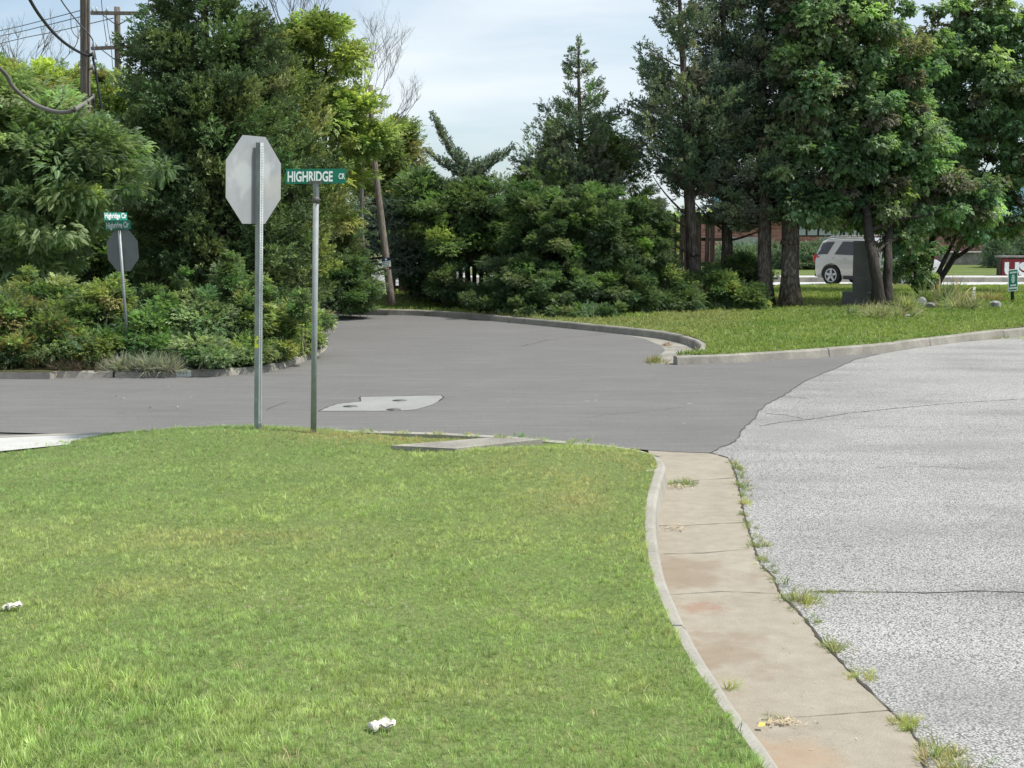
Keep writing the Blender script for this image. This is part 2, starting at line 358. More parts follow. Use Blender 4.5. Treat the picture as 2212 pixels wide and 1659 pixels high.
# ------------------------------------------------------------------ sheets, kerbs
def sheet(name, poly, z=0.0, mt=None, spacing=None, zf=None, kind='structure', smooth=True, parent=None):
    poly = [Vector((p[0], p[1])) for p in poly]
    n = len(poly); verts = list(poly)
    if spacing:
        xs = [p.x for p in poly]; ys = [p.y for p in poly]
        for x in np.arange(min(xs), max(xs), spacing):
            for y in np.arange(min(ys), max(ys), spacing):
                verts.append(Vector((x + random.uniform(-.2, .2) * spacing, y + random.uniform(-.2, .2) * spacing)))
    r = delaunay_2d_cdt(verts, [], [list(range(n))], 1, 1e-5)
    vs = [(v.x, v.y, (zf(v.x, v.y) if zf else z)) for v in r[0]]
    fs = []
    for f in r[2]:
        a, b, c = [r[0][i] for i in f[:3]]
        fs.append(tuple(f) if (b - a).cross(c - a) > 0 else tuple(f)[::-1])
    me = bpy.data.meshes.new(name); me.from_pydata(vs, [], fs); me.update()
    if smooth: me.polygons.foreach_set('use_smooth', [True] * len(fs))
    o = link(name, me, mt, parent)
    if parent is None: o['kind'] = kind
    return o
def smooth_path(pts, step=.12):
    """Catmull-Rom through the points, resampled"""
    p = [Vector((a[0], a[1])) for a in pts]; out = []
    for i in range(len(p) - 1):
        a, b, c, d = p[max(i - 1, 0)], p[i], p[i + 1], p[min(i + 2, len(p) - 1)]
        n = max(1, int((c - b).length / step))
        for k in range(n):
            t = k / n
            out.append(0.5 * ((2 * b) + (c - a) * t + (2 * a - 5 * b + 4 * c - d) * t * t + (3 * b - a - 3 * c + d) * t ** 3))
    out.append(p[-1]); return out
def offset(path, d):
    """points moved d to the left of the direction of travel"""
    o = []
    for i, p in enumerate(path):
        t = (path[min(i + 1, len(path) - 1)] - path[max(i - 1, 0)])
        if t.length < 1e-6: t = Vector((1, 0))
        t.normalize(); o.append(p + Vector((-t.y, t.x)) * d)
    return o
def kerb(name, path, width, z0, z1, mt, side=1, seg=3.05, gap=.012, rough=.004, parent=None):
    """path = top edge on the road side; side=+1: the kerb body lies to the left of travel"""
    mb = MB(); i = 0; n = len(path)
    L_ = [0]
    for k in range(1, n): L_.append(L_[-1] + (path[k] - path[k - 1]).length)
    outp = path; inn = offset(path, width * side); ch = offset(path, .022 * side); face = offset(path, -.028 * side)
    s = 0; start = 0
    while start < n - 1:
        end = start + 1
        while end < n - 1 and L_[end] - L_[start] < seg: end += 1
        dz = random.uniform(-rough, rough); vs = []; fs = []
        for k in range(start, end + 1):
            pull = 0
            if k == end and k < n - 1: pull = -gap
            t = (path[min(k + 1, n - 1)] - path[max(k - 1, 0)]).normalized()
            j = random.uniform(-rough, rough) * .6
            q = lambda p, z: (p.x + t.x * pull, p.y + t.y * pull, z)
            vs += [q(face[k], z0), q(outp[k], z1 - .022 + dz + j), q(ch[k], z1 + dz + j), q(inn[k], z1 + dz), q(inn[k], z0 - .05)]
        m_ = end - start + 1
        for k in range(m_ - 1):
            for a in range(4):
                f_ = (k * 5 + a, (k + 1) * 5 + a, (k + 1) * 5 + a + 1, k * 5 + a + 1)
                fs.append(f_ if side < 0 else f_[::-1])
        fs.append((0, 1, 2, 3, 4)); b_ = (m_ - 1) * 5; fs.append((b_, b_ + 1, b_ + 2, b_ + 3, b_ + 4))
        mb.add(vs, fs, 0, False)
        start = end
    o = mb.build(name, mt, parent)
    if parent is None: o['kind'] = 'structure'
    return o

# near lawn kerb: road-side top edge from the bottom of the picture round the corner to the left
ZL = 0.15
near_top = [P(1745, 1730, ZL), P(1659, 1614, ZL), P(1601, 1539, ZL), P(1553, 1469, ZL), P(1513, 1407, ZL), P(1481, 1349, ZL), P(1456, 1294, ZL),
            P(1436, 1244, ZL), P(1424, 1190, ZL), P(1417, 1142, ZL), P(1417, 1094, ZL), P(1424, 1054, ZL), P(1433, 1022, ZL), P(1437, 1001, ZL), P(1420, 984, ZL),
            P(1378, 970, ZL), P(1300, 959, ZL), P(1170, 947, ZL), P(1000, 936, ZL), P(850, 931, ZL), P(690, 927.5, ZL), P(500, 928, ZL), P(300, 932, ZL), P(100, 937, ZL), P(-200, 943, ZL)]
near_top = [(1.75, 2.6, 0), (1.22, 4.0, 0)] + near_top + [(-12, 13.6, 0), (-30, 13.9, 0)]
near_path = smooth_path(near_top)
gut_out = [P(2060, 1760), P(1998, 1659), P(1991, 1614), P(1966, 1576), P(1934, 1546), P(1909, 1521), P(1859, 1474), P(1816, 1429), P(1771, 1381), P(1749, 1351), P(1721, 1316), P(1684, 1281),
           P(1669, 1244), P(1643, 1219), P(1621, 1154), P(1606, 1104), P(1597, 1054), P(1587, 1019), P(1571, 989), P(1531, 979)]
gut_out = [(2.45, 2.6, 0), (2.0, 3.8, 0)] + gut_out
gut_out_s = smooth_path(gut_out, .15)

# sheets
sheet('ground', [(-900, -60), (900, -60), (900, 1500), (-900, 1500)], -0.06, M['field'])
near_back = offset(near_path, .15)                 # lawn side of the kerb
inner_off = offset(near_path, .075)
# lawn height
def sstep(a, b, x): 
    t = min(1, max(0, (x - a) / (b - a))); return t * t * (3 - 2 * t)
_ky = sorted([(p.y, p.x) for p in near_path if p.y < 12.3 and p.x > .6])
def KX(y): return float(np.interp(y, [a for a, b in _ky], [b for a, b in _ky]))
def near_z(x, y):
    z = 0.135 + 0.11 * math.exp(-((x + 2.6) / 1.35) ** 2 - ((y - 13.3) / .75) ** 2)
    z += 0.075 * math.exp(-((x - .5) / .95) ** 2 - ((y - 12.15) / .5) ** 2)
    z += 0.05 * math.exp(-((x + .25) / .55) ** 2 - ((y - 12.2) / .4) ** 2)
    z += 0.02 * math.sin(x * 1.3 + y * .7) * sstep(12.5, 10, y) + .008 * math.sin(3.1 * x - 2 * y)
    z += 0.05 * sstep(9, 5, y) * math.exp(-((x + .5) / 1.6) ** 2)
    z -= 0.045 * math.exp(-((x + .95) / .8) ** 2 - ((y - 13.7) / .6) ** 2)
    k = sstep(.40, .10, KX(y) - x) * (1 if y < 11.6 else 0)
    return z * (1 - k) + .158 * k
LEFT_EDGE = [P(-260, 1012, .18), P(0, 959, .18), P(80, 951, .18), P(160, 943, .19), P(240, 934, .2)]
li = [p for p in inner_off]
lawn_poly = []
for p in li:
    if p.x > P(250, 930, .15)[0]: lawn_poly.append(p)
lawn_poly += [Vector(LEFT_EDGE[k][:2]) for k in (3, 2, 1, 0)] + [Vector((-9, 10.6)), Vector((-14, 10)), Vector((-14, -4)), Vector((1.2, -4)), Vector((1.5, 1.0))]
sheet('lawn', lawn_poly, 0, M['lawn'], .18, near_z)
# pavement slab at the left, between lawn and kerb
sheet('pavement', [p for p in offset(near_path, .16) if p.x < P(330, 930, .15)[0]] + [Vector((-30, 10.3)), Vector((-14, 10.3)), Vector(P(-300, 1030, .15)[:2]), Vector(P(0, 975, .15)[:2]), Vector(P(250, 950, .15)[:2])][::1], 0.152, M['pale'])
kerb('kerb', near_path, .15, -.03, ZL, M['kerb'], 1, seg=2.2)
# gutter pan
g_in = [p for p in offset(near_path, -.01)]
gp = [p for p in near_path if True]
corner = [i for i, p in enumerate(near_path) if abs(p.x - P(1378, 970, ZL)[0]) < .12 and p.y > 12][0]
gutter_poly = [Vector((p.x, p.y)) for p in gut_out_s] + [Vector(P(1400, 973)[:2])] + [p for p in near_path[:corner + 1]][::-1]
sheet('gutter', gutter_poly, 0.0, M['gutter'])
# gutter running on behind the lawn to the left
path_l = near_path[corner:]
sheet('gutter', [p for p in path_l] + offset(path_l, -.5)[::-1], -.001, M['gutter'])

# joints across the gutter
mb = MB()
def strip(mb, pts, wd, z, m=0, jit=0.0, mn=.5):
    pts = [Vector((p[0], p[1])) for p in pts]; q = []
    for i in range(len(pts) - 1):
        n = max(1, int((pts[i + 1] - pts[i]).length / .05))
        for k in range(n): q.append(pts[i].lerp(pts[i + 1], k / n))
    q.append(pts[-1]); vs = []; fs = []
    off = [Vector((random.uniform(-jit, jit), random.uniform(-jit, jit))) for _ in q]
    for i, p in enumerate(q):
        t = (q[min(i + 1, len(q) - 1)] - q[max(i - 1, 0)]).normalized(); nn = Vector((-t.y, t.x)) * wd * random.uniform(mn, 1) * .5
        p = p + off[i]; vs += [(p.x + nn.x, p.y + nn.y, z), (p.x - nn.x, p.y - nn.y, z)]
    for i in range(len(q) - 1): fs.append((2 * i, 2 * i + 1, 2 * i + 3, 2 * i + 2))
    mb.add(vs, fs, m)
strip(mb, [P(1440, 1046), P(1515, 1037), P(1596, 1032)], .012, .003, 0, .002, .2)
strip(mb, [P(1420, 1136), P(1486, 1135), P(1606, 1129)], .009, .003, 0, .002, .2)
strip(mb, [P(1432, 1197), P(1520, 1195), P(1620, 1186)], .009, .003, 0, .003, .1)
strip(mb, [P(1450, 1285), P(1560, 1278), P(1680, 1283)], .007, .003, 0, .002, .2)
strip(mb, [P(1640, 1556), P(1750, 1548), P(1922, 1535)], .007, .003, 0, .002, .2)
strip(mb, [(p.x, p.y) for p in gut_out_s[6:]], .024, .0045, 0, .006, .1)
o = mb.build('gutter_joint', M['joint']); o['kind'] = 'structure'

# old light asphalt and new dark asphalt
seam = [P(1531, 979), P(1572, 962), P(1590, 953), P(1600, 934), P(1612, 921), P(1632, 900), P(1648, 880), P(1668, 867), P(1692, 855), P(1712, 840), P(1741, 822), P(1790, 803), P(1846, 778), P(1905, 764)]
seam_s = []
for i in range(len(seam) - 1):
    a, b_ = Vector(seam[i][:2]), Vector(seam[i + 1][:2])
    for k in range(5): seam_s.append(a.lerp(b_, k / 5) + Vector((random.uniform(-.018, .018), random.uniform(-.02, .02))))
seam_s.append(Vector(seam[-1][:2]))
rk = [P(1905, 764), P(1990, 750), P(2085, 738), P(2150, 733), P(2212, 726), P(2330, 712), P(2500, 698)]   # right kerb foot
light_poly = [Vector(p[:2]) for p in gut_out_s[:]] + seam_s[1:] + [Vector(p[:2]) for p in rk[1:]] + [Vector((60, 34)), Vector((60, -10)), Vector((2.3, -10))]
sheet('road', light_poly, 0.0, M['old_asphalt'])
lk = [P(1905, 760), P(1760, 768), P(1600, 776), P(1466, 783)]
dark = [P(1360, 969), P(1400, 973), P(1450, 976)] + seam[:1]
dark = [Vector(p[:2]) for p in dark] + seam_s[1:]
dark += [Vector(P(u, v)[:2]) for u, v in [(1760, 771), (1600, 779), (1466, 785), (1405, 786), (1437, 757), (1428, 747), (1392, 732), (1340, 722), (1240, 706), (1100, 690), (1000, 682), (900, 677), (800, 675), (690, 673), (560, 671), (300, 670), (-200, 668)]]
dark += [Vector(P(u, v)[:2]) for u, v in [(-200, 690), (400, 690), (600, 692), (690, 708), (708, 728), (710, 745), (703, 757), (686, 769), (640, 787), (590, 800), (555, 808), (380, 813), (0, 815), (-400, 815)]]
dark += [Vector((-40, 20.4)), Vector((-40, 14.9)), Vector((-12, 14.55)), Vector(P(-200, 934)[:2]), Vector(P(0, 934.5)[:2]), Vector(P(160, 939)[:2])]
pl = [p for p in offset(path_l, -.48) if p.x > P(170, 938)[0]][::-1]
dark += pl[:-3]
sheet('asphalt_road', dark, 0.004, M['asphalt'])
mb = MB()
strip(mb, [(p.x, p.y) for p in seam_s], .012, .0065, 0, .01, .2)
crk = [P(1745, 1279), P(1790, 1277), P(1900, 1279), P(1990, 1281), P(2040, 1281), P(2100, 1277), P(2212, 1280), P(2500, 1286)]
strip(mb, crk, .02, .003, 0, .006, .3)
strip(mb, [P(1640, 921), P(1690, 912), P(1760, 905), P(1830, 893), P(1900, 886), P(1960, 880), P(2060, 871), P(2212, 862), P(2420, 850)], .022, .003, 0, .012, .2)
strip(mb, [P(1650, 893), P(1700, 897), P(1735, 905)], .02, .003, 0, .02, .2)
strip(mb, [P(1680, 853), P(1720, 858), P(1745, 862)], .02, .003, 0, .02, .2)
strip(mb, [P(575, 887), P(590, 880), P(612, 872), P(622, 868)], .02, .0065, 0, .015, .1)
strip(mb, [P(250, 893), P(330, 889), P(420, 886)], .012, .0065, 0, .02, .1)
strip(mb, [P(1250, 905), P(1340, 893), P(1400, 890), P(1480, 880)], .012, .0065, 0, .03, .1)
strip(mb, [P(1400, 716), P(1300, 722), P(1180, 735), P(1120, 750)], .02, .0065, 0, .05, .1)
strip(mb, [P(1890, 1010), P(1950, 1008), P(2000, 1008), P(2090, 1012)], .012, .003, 0, .01, .2)
o = mb.build('road_crack', M['joint']); o['kind'] = 'structure'

sheet('road_base', [(-40, 13.2), (-1.5, 13.2), (-1.5, 15.6), (-40, 15.6)], -.012, M['asphalt'])
# far right lawn with its kerbs
rk_top = smooth_path([P(1463, 770, .14), P(1600, 765, .14), P(1760, 755, .14), P(1905, 744, .14), P(1990, 733, .14), P(2085, 722, .14), P(2150, 714, .14), P(2212, 708, .14), P(2330, 696, .14), P(2500, 684, .14), (22, 33, 0), (60, 42, 0)], .3)
bk_top = smooth_path([P(1505, 757, .14), P(1513, 745, .14), P(1500, 735, .14), P(1478, 727, .14), P(1430, 717, .14), P(1360, 709, .14), P(1240, 697, .14), P(1100, 684, .14), P(1000, 675, .14), P(900, 670, .14), P(800, 668, .14), P(690, 666, .14), P(500, 664, .14), P(100, 661, .14), P(-300, 660, .14)], .3)
kerb('kerb', rk_top, .15, -.03, .14, M['old_kerb'], 1, seg=3.0, gap=.02, rough=.008)
kerb('kerb', bk_top, .15, -.03, .14, M['old_kerb'], -1, seg=3.0, gap=.02, rough=.008)
gb = [p for p in bk_top]
sheet('gutter', [Vector(p) for p in bk_top] + [Vector(P(u, v)[:2]) for u, v in [(690, 676), (900, 679), (1100, 692), (1240, 707), (1340, 723), (1392, 733), (1425, 748), (1435, 758), (1395, 790), (1470, 788), (1480, 780)]][::1], 0.001, M['old_kerb'])
def far_z(x, y):
    z = .145
    z += .10 * sstep(31, 37, y) * sstep(2.5, 6, x) * sstep(50, 42, y)
    z += .25 * math.exp(-((x + 2.5) / 4.5) ** 2) * sstep(35.6, 38, y) * sstep(41, 38.5, y)
    z += .02 * math.sin(x * .9) * math.sin(y * .6)
    return z
ri = offset(rk_top, .12); bi = offset(bk_top, -.12)
FAR_Y = 49.5
far_poly = [p for p in bi][::-1] + [p for p in ri] + [Vector((60, FAR_Y)), Vector((-3, FAR_Y)), Vector((-5, 40)), Vector((-30, 40)), Vector((-30, P(-300, 660, .14)[1]))]
sheet('lawn', far_poly, 0, M['far_lawn'], .7, far_z)
# left planting bed
lb = smooth_path([(-40, P(0, 805)[1], 0), P(-300, 802, .10), P(0, 802, .10), P(200, 801.5, .10), P(380, 800, .10), P(500, 797, .10), P(560, 792, .10), P(620, 779, .10), P(665, 764, .10), P(690, 750, .10), P(697, 738, .10), P(690, 722, .10), P(660, 706, .10), P(600, 694, .10), P(400, 690, .10), P(-200, 690, .10)], .25)
kerb('kerb', lb, .15, -.03, .10, M['old_kerb'], 1, seg=2.6, gap=.03, rough=.01)
sheet('gutter', [p for p in lb if p.x > P(540, 800)[0]] + [Vector(P(u, v)[:2]) for u, v in [(690, 705), (708, 726), (712, 745), (705, 759), (688, 771), (640, 789), (590, 802), (545, 810)]], 0.001, M['gutter'])
sheet('planting_bed', [p for p in offset(lb, .13)], 0, M['soil'], .8, lambda x, y: .11 + .25 * sstep(20.5, 23.5, y) * sstep(33, 29, y) * sstep(-3, -7, x))
# lot behind the fence, far road, verge
sheet('parking_lot', [(-9, 40.2), (-3.5, 40.2), (-2, 49.4), (3, 49.4), (3, 90), (-14, 90)], -.02, M['patch'])
yk = P(1900, 609.5)[1]
sheet('far_road', [(-2, FAR_Y - .1), (90, FAR_Y - .1), (90, yk), (-2, yk)], .0, M['far_road'])
kp = [Vector((x, yk)) for x in np.arange(-2, 90, 3.0)]
kerb('kerb', kp, .16, -.03, .2, M['old_kerb'], 1, seg=6, gap=.02)
sheet('far_pavement', [(-2, yk + .16), (90, yk + .16), (90, yk + 2.2), (-2, yk + 2.2)], .19, M['pale'])
sheet('far_verge', [(-2, yk + 2.2), (90, yk + 2.2), (90, 110), (-2, 110)], 0, M['far_lawn'], 6, lambda x, y: .2)

# ------------------------------------------------------------------ scattering of templates
def frames(d, up=None, roll=None):
    """rotation matrices whose x column is d"""
    d = d / np.maximum(np.linalg.norm(d, axis=1, keepdims=True), 1e-6)
    if up is None: up = np.tile(np.array([[0, 0, 1.0]]), (len(d), 1))
    up = up + rng.normal(0, .05, up.shape)
    y = np.cross(up, d); y /= np.maximum(np.linalg.norm(y, axis=1, keepdims=True), 1e-6)
    z = np.cross(d, y)
    if roll is not None:
        c, s = np.cos(roll)[:, None], np.sin(roll)[:, None]
        y, z = y * c + z * s, z * c - y * s
    return np.stack([d, y, z], axis=2)
def scatter(tpl, pos, R, s, col):
    V = np.asarray(tpl[0], dtype=np.float32); n = len(pos); k = len(V)
    s = np.asarray(s, dtype=np.float32)
    if s.ndim == 1: s = np.repeat(s[:, None], 3, axis=1)
    X = V[None] * s[:, None, :]
    X = np.einsum('nij,nkj->nki', R.astype(np.float32), X) + pos[:, None, :].astype(np.float32)
    faces = []
    for k_ in (3, 4, 6):
        fk = np.array([f for f in tpl[1] if len(f) == k_], dtype=np.int64)
        if len(fk): faces.append((fk[None] + (np.arange(n) * k)[:, None, None]).reshape(-1, k_))
    C = np.repeat(np.asarray(col, dtype=np.float32), k, axis=0)
    if len(tpl) > 2: C = C * np.tile(np.asarray(tpl[2], dtype=np.float32), (n, 1))
    return X.reshape(-1, 3), faces, C
def join(parts):
    V = []; C = []; F_ = {}; b = 0
    for v, fs, c in parts:
        V.append(v); C.append(c)
        for f in fs: F_.setdefault(f.shape[1], []).append(f + b)
        b += len(v)
    return np.concatenate(V), [np.concatenate(x) for x in F_.values()], np.concatenate(C)

def t_leaf(n=5, L_=1.0, wd=.55, droop=.35, spread=1.0, fold=.18, seed=1):
    """a twig with n leaves, each leaf two folded quads; unit size"""
    r = random.Random(seed); V = []; Fc = []; Cc = []
    for i in range(n):
        t = (i + .5) / n; base = Vector((t * L_ * .7, 0, -.1 * t * t))
        a = (1 if i % 2 else -1) * r.uniform(.5, 1.1) * spread if i < n - 1 else 0
        d = Vector((math.cos(a), math.sin(a), r.uniform(-droop, droop * .4))).normalized()
        side = Vector((-math.sin(a), math.cos(a), r.uniform(-.35, .35))).normalized(); up = d.cross(side)
        l = r.uniform(.34, .48); w2 = l * wd * .5; b = len(V)
        dr = Vector((0, 0, -droop * l * .5))
        V += [base, base + d * l * .45 + side * w2 + up * fold * w2, base + d * l + dr, base + d * l * .45 - side * w2 + up * fold * w2]
        Fc += [(b, b + 1, b + 2), (b, b + 2, b + 3)]
        k = r.uniform(.8, 1.2); Cc += [(k, k, k)] * 4
    return [tuple(v) for v in V], Fc, Cc
def t_spray(n=11, seed=1, wd=.05, spread=.75):
    """juniper / cedar spray: fanned thin shoots"""
    r = random.Random(seed); V = []; Fc = []; Cc = []
    for i in range(n):
        t = r.uniform(0, .75); base = Vector((t, 0, .04 * math.sin(t * 3)))
        a = r.gauss(0, spread); e = r.gauss(.05, spread * .6)
        d = Vector((math.cos(a) * math.cos(e), math.sin(a) * math.cos(e), math.sin(e)))
        side = d.cross(Vector((r.uniform(-1, 1), r.uniform(-1, 1), r.uniform(-1, 1)))).normalized()
        l = r.uniform(.22, .42) * (1.15 - t * .4); b = len(V); w2 = wd * r.uniform(.8, 1.5)
        V += [base - side * w2 * .4, base + d * l * .5 - side * w2, base + d * l, base + d * l * .5 + side * w2]
        Fc += [(b, b + 1, b + 2, b + 3)]
        k = r.uniform(.75, 1.25); Cc += [(k, k, k)] * 4
    return [tuple(v) for v in V], Fc, Cc
def t_frond(n=9, seed=1):
    """drooping pinnate frond"""
    r = random.Random(seed); V = []; Fc = []; Cc = []
    for i in range(n):
        t = .12 + .88 * i / (n - 1); x = t * (1 - .12 * t); z = -.42 * t * t
        for sgn in (-1, 1):
            a = sgn * (1.15 - .5 * t); l = .30 * math.sin(math.pi * min(.93, .25 + .68 * t)) + .06
            d = Vector((math.cos(a), math.sin(a), -.35 - .3 * t)).normalized(); sd = Vector((-math.sin(a), math.cos(a), .2)).normalized()
            b = len(V); p = Vector((x, 0, z)); w2 = .055
            V += [p, p + d * l * .5 + sd * w2, p + d * l, p + d * l * .5 - sd * w2]; Fc.append((b, b + 1, b + 2, b + 3))
            k = r.uniform(.85, 1.15); Cc += [(k, k, k)] * 4
    return [tuple(v) for v in V], Fc, Cc
def t_tuft(n=7, seed=1, spread=.5, wd=.05, bend=.5, tip=(1.15, 1.1, 1.0)):
    """grass tuft growing along +x of its frame (height 1)"""
    r = random.Random(seed); V = []; Fc = []; Cc = []
    for i in range(n):
        a = r.uniform(0, 6.283); rad = r.uniform(0, .35) * spread; h = r.uniform(.55, 1.0); tilt = r.uniform(.1, 1) * bend
        dy, dz = math.cos(a), math.sin(a); b0 = Vector((0, dy * rad, dz * rad))
        sa = r.uniform(0, 6.283); sd = Vector((0, math.cos(sa), math.sin(sa))) * wd * .5
        mid = b0 + Vector((h * .55, dy * tilt * .35, dz * tilt * .35)); tp = b0 + Vector((h * (1 - tilt * .25), dy * tilt, dz * tilt))
        b = len(V); V += [b0 - sd, b0 + sd, mid + sd * .8, mid - sd * .8, tp]
        Fc += [(b, b + 1, b + 2, b + 3), (b + 3, b + 2, b + 4)]
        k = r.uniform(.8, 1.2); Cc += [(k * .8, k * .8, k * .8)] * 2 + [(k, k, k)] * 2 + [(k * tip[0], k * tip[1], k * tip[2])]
    return [tuple(v) for v in V], Fc, Cc
LEAF = [t_leaf(6, seed=i) for i in range(3)]
BIG = [t_leaf(5, wd=.85, droop=.75, seed=10 + i) for i in range(3)]
SPRAY = [t_spray(12, seed=i) for i in range(3)]
FROND = [t_frond(8, seed=i) for i in range(2)]

def tints(n, cols, var=.16, weights=None):
    cols = np.array(cols, dtype=np.float32) * 3.8; idx = rng.choice(len(cols), n, p=weights)
    c = cols[idx] * rng.normal(1, var, (n, 1)).clip(.5, 1.7)
    c = c * .80 + c.mean(axis=1, keepdims=True) * .20
    return c * rng.normal(1, .05, (n, 3))
def crown(name, parent, blobs, tpls, clumps, per, crad, size, cols, matn='leaf', weights=None, flat=.6, hang=0.0, outw=.8, shell=.45, var=.14, cvar=.18, extra=None):
    """blobs: (u, v, y, ru, rv, rd) picture-sized ellipsoids; clumps of leaf sprigs fill them"""
    size *= .76; per = int(per * 1.65)
    B = []
    for (u, v, y, ru, rv, rd) in blobs:
        s = SCL(y); B.append((np.array(W(u, v, y)), np.array([ru / s, rd, rv / s])))
    vol = np.array([np.prod(b[1]) ** .8 for b in B]); pr = vol / vol.sum()
    which = rng.choice(len(B), clumps, p=pr)
    ctr = np.array([b[0] for b in B])[which]; rad = np.array([b[1] for b in B])[which]
    d = rng.normal(0, 1, (clumps, 3)); d /= np.linalg.norm(d, axis=1, keepdims=True)
    q = (1 - shell) + shell * rng.random((clumps, 1)); q = np.where(rng.random((clumps, 1)) < .22, rng.random((clumps, 1)) * .8, q) * rng.normal(1, .07, (clumps, 1))
    q = np.where(rng.random((clumps, 1)) < .10, q * rng.uniform(1.04, 1.22, (clumps, 1)), q)
    cc = ctr + d * rad * q
    cc[:, 2] = np.maximum(cc[:, 2], .19 + .1 * rng.random(clumps)); nC = len(cc)
    cr = crad * rng.uniform(.45, 1.35, nC)
    ctint = tints(nC, cols, cvar, weights)
    # sprigs
    idx = rng.integers(0, nC, nC * per)
    e = rng.normal(0, 1, (len(idx), 3)); e /= np.linalg.norm(e, axis=1, keepdims=True)
    qq = rng.random((len(idx), 1)) ** .45
    off = e * qq * cr[idx][:, None] * np.array([1, 1, flat])
    pos = cc[idx] + off; pos[:, 2] -= hang * (off[:, 0] ** 2 + off[:, 1] ** 2)
    dirs = e * np.array([1, 1, .5]) + d[idx] * outw + rng.normal(0, .35, e.shape); dirs[:, 2] += .15 - hang
    keep = pos[:, 2] > .17; pos, dirs, idx = pos[keep], dirs[keep], idx[keep]
    R = frames(dirs, roll=rng.normal(0, .5, len(pos)))
    s = size * rng.uniform(.5, 1.35, len(pos))
    col = ctint[idx] * rng.normal(1, var, (len(pos), 1)).clip(.55, 1.6)
    parts = []; tt = rng.integers(0, len(tpls), len(pos))
    for i, tp in enumerate(tpls):
        k = tt == i
        if k.any(): parts.append(scatter(tp, pos[k], R[k], s[k], col[k]))
    if extra: parts += extra
    V, Fs, C = join(parts)
    me = mesh_np(name, V, Fs, col=C)
    link(name, me, M[matn], parent)
    return cc
def limbs(parent, trunk, targets, nl=14, r0=.05, mt='bark', name='trunk', n=9, side_r=None, wob=.12, knots=0, sag=.0, flare=True):
    """trunk: list of (point, radius). limbs run from the trunk to some of the targets"""
    mb = MB(); pts = [Vector(p) for p, r in trunk]; rs = [r for p, r in trunk]
    path = []; rr = []
    for i in range(len(pts) - 1):
        k_ = max(2, int((pts[i + 1] - pts[i]).length / .3))
        for k in range(k_):
            t = k / k_; path.append(pts[i].lerp(pts[i + 1], t) + Vector((random.uniform(-.02, .02), random.uniform(-.02, .02), 0))); rr.append(rs[i] * (1 - t) + rs[i + 1] * t)
    path.append(pts[-1]); rr.append(rs[-1])
    if flare:
        for i in range(min(3, len(rr))): rr[i] *= (1.4, 1.15, 1.04)[i]
    mb.tube(path, rr, n, 0, True, wob)
    for k in range(knots):
        i = random.randint(1, max(1, len(path) // 2)); a = random.uniform(3.3, 6.0)
        c = path[i] + Vector((math.cos(a), math.sin(a), 0)) * rr[i] * .8
        mb.tube([c, c + Vector((math.cos(a), math.sin(a), .4)) * rr[i] * .55], [rr[i] * .42, rr[i] * .3], 7)
    T = list(targets); random.shuffle(T)
    for t in T[:nl]:
        t = Vector(t); 
        cand = [i for i, p in enumerate(path) if p.z < t.z - .15 * (t - p).length and i > 1] or [len(path) - 1]
        i = min(cand, key=lambda k: (path[k] - t).length + random.uniform(0, .8)); a = path[i]
        Ln = (t - a).length; m1 = a.lerp(t, .5) + Vector((random.uniform(-.1, .1), random.uniform(-.1, .1), -sag + .08)) * Ln
        rb = min(rr[i] * .6, r0 * (.5 + Ln * .25)); P_ = []; RR = []
        for k in range(7):
            q = k / 6; P_.append(a * (1 - q) ** 2 + m1 * 2 * q * (1 - q) + t * q * q + Vector((random.uniform(-1, 1), random.uniform(-1, 1), random.uniform(-1, 1))) * .02 * Ln * (q > 0)); RR.append(rb * (1 - .8 * q))
        mb.tube(P_, RR, 5, 0, False)
    return mb.build(name, M[mt], parent)

